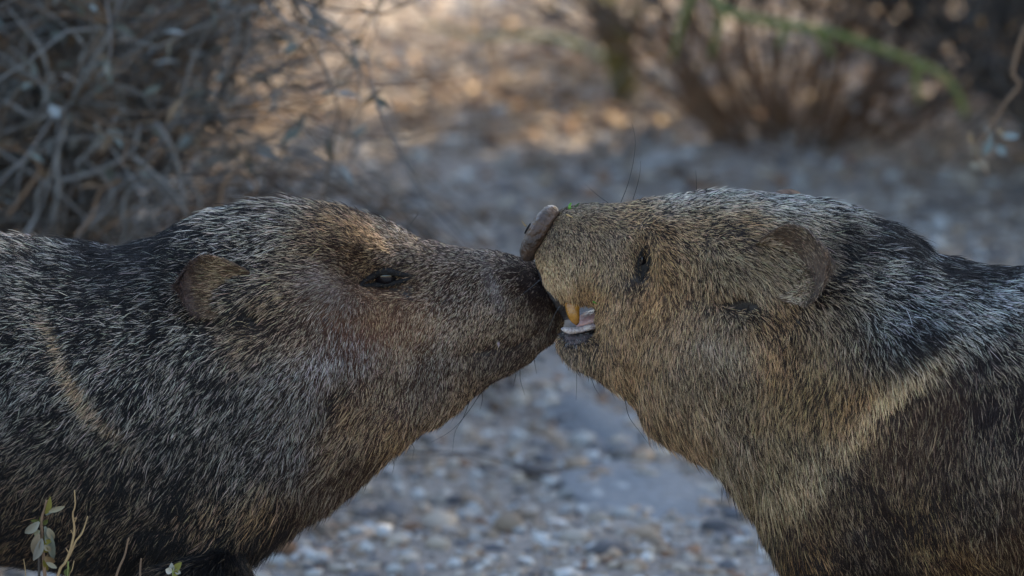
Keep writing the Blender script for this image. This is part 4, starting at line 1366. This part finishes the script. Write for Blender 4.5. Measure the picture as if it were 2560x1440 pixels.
# ================================================================== green-barked tree with the arching branch
def green_tree():
    g = G(1560, 290)
    y = g[1]
    root = empty('paloverde_tree', (g[0], y, gz(g[0], y)))
    props(root, 'green-barked desert tree with slim trunk and a drooping arched branch', 'tree')
    tr = MB()
    tr.tube(crs([(g[0], y, -.02), P(1548, 150, y), P(1520, 10, y), P(1535, -300, y + .1), P(1600, -900, y + .2), P(1650, -1900, y + .2)], 26), np.linspace(.017, .010, 26), 10)
    tr.build('trunk', M_STEM['olive'], root)
    fork = P(1535, -300, y + .1)
    lines = [
        [fork, P(1640, -500, y - .3), P(1740, -200, y - .8), P(1785, -5, y - 1.0), P(1850, 38, y - 1.05), P(1950, 60, y - 1.1), P(2060, 78, y - 1.1), P(2160, 108, y - 1.1), P(2260, 145, y - 1.1), P(2340, 178, y - 1.1), P(2390, 228, y - 1.1), P(2412, 290, y - 1.1)],
        [P(1812, 20, y - 1.0), P(1795, 70, y - 1.0), P(1778, 145, y - 1.0)], [P(2030, 70, y - 1.1), P(2058, 100, y - 1.1), P(2082, 140, y - 1.12)],
        [P(1735, -30, y - .9), P(1700, 70, y - .9), P(1680, 150, y - .9)], [P(1960, 62, y - 1.1), P(1955, 90, y - 1.1), P(1945, 120, y - 1.1)],
        [P(1520, 10, y), P(1470, -20, y - .1), P(1400, -160, y - .2), P(1300, -500, y - .2)], [P(1545, 100, y), P(1590, 40, y), P(1640, -60, y), P(1700, -300, y)],
        [P(1548, 170, y), P(1400, 96, y + .2), P(1200, 88, y + .35), P(1060, 60, y + .4)], [P(2300, 160, y - 1.1), P(2290, 200, y - 1.1), P(2300, 260, y - 1.1)],
        [np.array([P(1580, 285, y)[0], y, -.01]), P(1520, 130, y), P(1482, 0, y - .05), P(1440, -300, y)], [np.array([P(1590, 285, y)[0], y, -.01]), P(1572, 150, y), P(1580, 0, y - .05), P(1600, -400, y)],
        [P(1650, -1900, y + .2), P(1300, -2600, y), P(700, -3200, y)], [P(1640, -1400, y + .2), P(2100, -2300, y + .4), P(2600, -2700, y + .6)], [P(1650, -1900, y + .2), P(1750, -2700, y + .1), P(1800, -3600, y + .3)]]
    for i, ln in enumerate(lines):
        m = MB()
        k = 30 if i == 0 else 12
        m.tube(crs(ln, k), np.linspace(.0070 if i == 0 else (.010 if i in (9, 10) else .006), .0040 if i == 0 else .002, k), 8)
        m.build('branch', M_STEM['olive' if i in (9, 10) else 'green'], root)
    # sparse feathery crown high above the frame and a few leaflets on the low branch
    lf = MB()
    c = P(1600, -2900, y + .2)
    for i in range(2600):
        p = c + np.array([random.gauss(0, .55), random.gauss(0, .45), random.gauss(0, .28)])
        V, F = leaf_verts(p, np.array([random.gauss(0, 1), random.gauss(0, 1), random.gauss(0, .6)]), np.array([0.2, .1, 1]), random.uniform(.02, .05), .006, .2, .2, 2)
        lf.add(V, F, (.13 * random.uniform(.7, 1.3), .17, .05))
    for u, v, dy in ((1590, 262, 0), (1585, 275, 0), (1600, 268, 0), (1580, 250, 0), (1595, 280, 0)):
        p = P(u, v, y - .03)
        V, F = leaf_verts(p, np.array([random.gauss(0, .4), 0, -1]), np.array([0, -1, .3]), .026, .013, .2, .2, 3)
        lf.add(V, F, (.52, .34, .05))
    lf.build('crown', M_LITTER, root)['kind'] = 'stuff'


green_tree()


# ================================================================== unseen trees added off to the right to block the sun
def shade_tree(x, y, h, r, n, label):
    root = empty('added_shade_tree', (x, y, gz(x, y)))
    props(root, label, 'tree', 'unseen trees added to shade the clearing')
    t = MB()
    top = np.array([x, y, h * .45])
    t.tube(walk((x, y, -.05), (.1, .05, 1), h * .5, 8, .1), np.linspace(.10, .06, 9), 10)
    t.build('trunk', M_STEM['dark'], root)
    for k in range(7):
        a = k * .9 + random.random()
        m = MB()
        m.tube(walk((x, y, h * random.uniform(.3, .45)), (math.cos(a), math.sin(a), random.uniform(.4, 1.2)), r * .95, 8, .16), np.linspace(.045, .01, 9), 7)
        m.build('limb', M_STEM['dark'], root)
    lf = MB()
    cl = [np.array([x + r * random.uniform(-.8, .8), y + r * random.uniform(-.8, .8), h * random.uniform(.28, .95)]) for _ in range(60)]
    for i in range(n):
        c = random.choice(cl)
        p = c + np.array([random.gauss(0, .22), random.gauss(0, .22), random.gauss(0, .16)])
        p[2] = max(p[2], .15)
        V, F = leaf_verts(p, np.array([random.gauss(0, 1), random.gauss(0, 1), random.gauss(0, .6)]), np.array([random.gauss(0, .5), random.gauss(0, .5), 1]), random.uniform(.09, .17), random.uniform(.05, .08), .2, .2, 2)
        lf.add(V, F, (.07 * random.uniform(.7, 1.3), .095 * random.uniform(.8, 1.2), .035))
    lf.build('crown', M_LITTER, root)['kind'] = 'stuff'


random.seed(5)
for (sl, t, h, r, n, lab) in ((-2.3, 5.6, 4.2, 1.3, 5600, 'leafy unseen tree added at the open end of the shading row'), (-0.5, 5.4, 4.4, 1.2, 11500, 'tallest unseen tree in the added shading row'),
                              (0.95, 5.7, 4.3, 1.1, 10500, 'thick-crowned unseen tree added for shade beside the tallest one'), (1.95, 6.0, 4.1, .55, 3600, 'narrow unseen tree added for shade closest to the green-barked tree')):
    shade_tree(t * math.cos(SUN_AZ) - sl * math.sin(SUN_AZ), t * math.sin(SUN_AZ) + sl * math.cos(SUN_AZ), h, r, n, lab)


# ================================================================== leafy sprig leaning in from the right
def right_sprig():
    y = 1.25
    b = P(2760, 900, y)
    root = empty('leaning_sprig', (b[0] + .05, y, gz(b[0], y)))
    props(root, 'thin bent sprig with a few pale and tan withered leaves', 'sprig')
    m = MB()
    m.tube(crs([(b[0] + .05, y, -.005), P(2740, 500, y), P(2640, 40, y), P(2575, 60, y), P(2556, 90, y), P(2532, 180, y), P(2548, 212, y), P(2510, 262, y), P(2478, 318, y), P(2462, 345, y)], 40), np.linspace(.0032, .0014, 40), 7)
    m.build('stem', M_STEM['brown'], root)
    m = MB()
    m.tube(crs([P(2478, 318, y), P(2440, 360, y), P(2445, 400, y), P(2470, 440, y)], 12), .0011, 6)
    m.build('stem', M_STEM['brown'], root)
    for (a, b2, L, w, col) in (((2466, 318), (2474, 350), .014, .007, (.36, .40, .38)), ((2492, 320), (2520, 352), .016, .006, (.46, .31, .18)), ((2505, 340), (2545, 340), .014, .007, (.36, .40, .38)), ((2422, 330), (2432, 362), .014, .006, (.46, .31, .18)),
                               ((2432, 360), (2445, 400), .016, .008, (.42, .34, .24)), ((2445, 395), (2470, 430), .018, .008, (.46, .36, .26)), ((2480, 350), (2460, 385), .016, .008, (.30, .34, .31)), ((2490, 365), (2515, 385), .015, .009, (.33, .37, .35)), ((2460, 420), (2425, 410), .012, .007, (.44, .36, .26))):
        p, q = P(*a, y), P(*b2, y)
        V, F = leaf_verts(p, q - p, np.array([random.gauss(0, .3), -1, .4]), np.linalg.norm(q - p) * 1.1, w, .4, .2, 4)
        lb = MB()
        lb.add(V, F, tuple(q * .6 for q in col))
        lb.build('leaf', M_LITTER, root)


right_sprig()
# small red fruit on the ground
g = G(2120, 455)
M_RED = mat('red_fruit', (0.34, 0.03, 0.05), 0.5, 0.4, (0.22, 0.02, 0.03), 80)
rm = rock_mesh('red_fruit', 77, flat=.9, rough=.1)
rm.materials.append(M_RED)
stone('tan', g[0], g[1], .0075, 'small red fruit lying on the bare ground', name='red_fruit', me=rm, sink=.1, cat='fruit')


# ================================================================== small plants in front of the darker animal
YF = -0.15


def front_stem(root, line, r0, r1, m='straw', y=YF, n=20, name='stem'):
    b = MB()
    b.tube(crs([P(a, c, y + dy) for a, c, dy in line], n), np.linspace(r0, r1, n), 7)
    return b.build(name, M_STEM[m], root)


def front_leaf(root, a, c, w, col, curl=.25, dy=0.0, fold=.85, tilt=.2):
    p, q = P(*a, YF + dy), P(*c, YF + dy)
    V, F = leaf_verts(p, q - p, np.array([random.gauss(0, .25), -1, tilt]), np.linalg.norm(q - p), w, fold, curl, 6)
    b = MB()
    b.add(V, F, col)
    return b.build('leaf', M_LITTER, root)


def base_of(u, y):
    x = P(u, 1440, y)[0]
    return x, gz(x, y)


def ground_pt(u, du=0):
    """pixel v where depth YF meets the ground, so stems reach the soil"""
    lo, hi = 1440.0, 4000.0
    for _ in range(40):
        mid = .5 * (lo + hi)
        if P(u, mid, YF)[2] > 0: lo = mid
        else: hi = mid
    return lo


GV = ground_pt(100)
LG, LY, LT, LW = (.075, .08, .022), (.16, .14, .03), (.20, .14, .085), (.27, .245, .195)


def front_plants():
    x, z = base_of(112, YF)
    r = empty('leafy_weed', (x, YF, z))
    props(r, 'small weed with curled grey-green withered leaves in front of the darker javelina', 'weed')
    front_stem(r, [(120, GV, 0), (116, 1600, 0), (112, 1440, 0), (106, 1360, 0), (104, 1300, 0), (112, 1272, 0), (116, 1250, 0)], .0016, .0007, 'brown')
    front_stem(r, [(104, GV, .004), (98, 1600, .004), (98, 1400, .004), (101, 1330, .002)], .0014, .0008, 'dark')
    for a, c, w, col, curl, dy in (
            ((113, 1284), (132, 1252), .0050, LY, .5, -.002), ((122, 1280), (164, 1264), .0042, LW, -.25, -.003), ((114, 1288), (140, 1268), .0034, (.3, .33, .32), .2, .002),
            ((98, 1304), (60, 1342), .0070, (.44, .45, .43), .45, -.004), ((100, 1306), (76, 1300), .0030, LG, .3, 0), ((104, 1312), (100, 1292), .0030, LG, .1, 0), ((108, 1312), (122, 1300), .0036, LG, -.2, 0),
            ((112, 1316), (140, 1405), .0072, (.30, .33, .30), .22, -.003), ((120, 1320), (134, 1352), .0060, LW, .3, -.005), ((100, 1326), (84, 1340), .0050, (.4, .4, .3), .3, -.002),
            ((98, 1334), (82, 1394), .0078, (.40, .33, .26), .15, -.004), ((104, 1346), (86, 1404), .0074, (.38, .38, .38), .1, -.006), ((106, 1348), (118, 1340), .0036, LG, .2, 0), ((108, 1360), (128, 1350), .0040, LY, .3, -.004),
            ((110, 1366), (118, 1384), .0044, LY, .4, -.005), ((112, 1362), (126, 1380), .0050, LW, .4, -.006), ((112, 1392), (136, 1412), .0064, LT, .7, -.004), ((116, 1406), (142, 1420), .0040, LW, -.3, -.005), ((108, 1400), (120, 1430), .0034, LY, .3, -.002)):
        front_leaf(r, a, c, w * .9, tuple(.8 * q * g * (.6 if col not in (LG, LY, LT, LW) else 1) for q, g in zip(col, (1.1, 1.0, .82))), curl * 1.8, dy)

    x, z = base_of(150, YF)
    r = empty('forked_twig', (x, YF, z))
    props(r, 'bare straw-coloured forked twig beside the leafy weed', 'twig')
    front_stem(r, [(120, GV, 0), (135, 1560, 0), (146, 1436, 0), (164, 1405, 0), (176, 1375, 0), (184, 1340, 0), (186, 1318, 0), (183, 1298, 0), (182, 1282, 0), (188, 1265, 0), (187, 1240, 0), (186, 1225, 0)], .0012, .0004)
    front_stem(r, [(160, 1412, 0), (178, 1380, 0), (190, 1352, 0), (204, 1335, 0), (212, 1315, 0), (219, 1290, 0)], .0009, .0004)
    for a, c in (((185, 1308), (192, 1294)), ((183, 1336), (177, 1325)), ((186, 1296), (192, 1295)), ((172, 1382), (165, 1371))):
        front_stem(r, [(*a, 0), (*c, 0)], .0005, .0003, n=4)

    for (ln, lab, rr) in (([(66, GV, 0), (66, 1750, 0), (65, 1500, 0), (64, 1440, 0), (62, 1415, 0), (59, 1398, 0)], 'thin upright straw on the far side of the leafy weed from the forked twig', .0006),
                          ([(160, GV, 0), (163, 1750, 0), (168, 1500, 0), (172, 1440, 0), (180, 1425, 0), (185, 1402, 0)], 'short knobbly twig at the foot of the forked twig', .0008),
                          ([(262, GV, 0), (272, 1750, 0), (284, 1500, 0), (290, 1445, 0), (300, 1415, 0), (312, 1388, 0), (318, 1360, 0), (322, 1345, 0)], 'leaning brown twig in front of the darker javelina\'s chest', .0014),
                          ([(344, GV, 0), (346, 1750, 0), (349, 1500, 0), (350, 1440, 0), (351, 1415, 0), (353, 1396, 0)], 'short upright brown twig by the little sprout', .0014)):
        x, z = base_of(ln[0][0], YF)
        r = empty('dry_twig', (x, YF, z))
        props(r, lab, 'twig')
        front_stem(r, ln, rr * .85, rr * .4, 'straw' if rr < .001 else 'brown')
    x, z = base_of(432, YF)
    r = empty('tiny_sprout', (x, YF, z))
    props(r, 'tiny yellow-green sprout beneath the darker javelina\'s chest', 'sprout')
    front_stem(r, [(430, GV, 0), (432, 1500, 0), (434, 1428, 0)], .0010, .0006, 'green')
    for a, c, w, col in (((434, 1430), (452, 1406), .0050, LY), ((432, 1428), (428, 1408), .0040, LW), ((434, 1432), (446, 1436), .0050, LY), ((430, 1430), (414, 1424), .0050, (.42, .36, .28)), ((436, 1428), (452, 1432), .004, LW)):
        front_leaf(r, a, c, w, col)
    r = empty('green_blade', (base_of(172, YF)[0], YF, base_of(172, YF)[1]))
    props(r, 'single small green leaf blade at the foot of the twigs', 'leaf')
    front_stem(r, [(168, GV, 0), (170, 1470, 0), (170, 1440, 0)], .0008, .0006, 'green')
    front_leaf(r, (170, 1442), (172, 1418), .0055, LG)


front_plants()


# ================================================================== bits of plant stuck to the browner animal's snout
M_GREEN = mat('fresh_green', (0.10, 0.24, 0.03), 0.5, 0.3)
M_STRAW = mat('straw', (0.42, 0.27, 0.11), 0.7, 0.3)


def bit(name, label, cat, line, y, r, m):
    b = MB()
    b.tube(crs([P(a, c, y) for a, c in line], 6), np.linspace(r, r * .4, 6), 5)
    props(b.build(name, m), label, cat)


bit('leaf_scrap', 'tiny bright green leaf scrap on top of the raised snout', 'leaf', [(1424, 522), (1424, 514), (1428, 507)], -.034, .0014, M_GREEN)
bit('leaf_scrap', 'tiny dull green crumb beside the bright leaf scrap', 'leaf', [(1438, 518), (1444, 511), (1449, 508)], -.032, .0009, mat('dull_green', (.05, .08, .03), .7))
bit('straw_scrap', 'short straw stuck to the front of the raised snout disc', 'straw', [(1316, 566), (1310, 560), (1304, 552)], -.032, .0006, M_STRAW)
bit('straw_scrap', 'short pale straw lying in the fur of the raised snout', 'straw', [(1416, 536), (1424, 540), (1432, 544)], -.052, .0006, M_STRAW)
bit('grass_blade', 'green grass blade at the corner of the open mouth', 'grass', [(1482, 754), (1490, 758), (1498, 766)], -.068, .0008, M_GREEN)
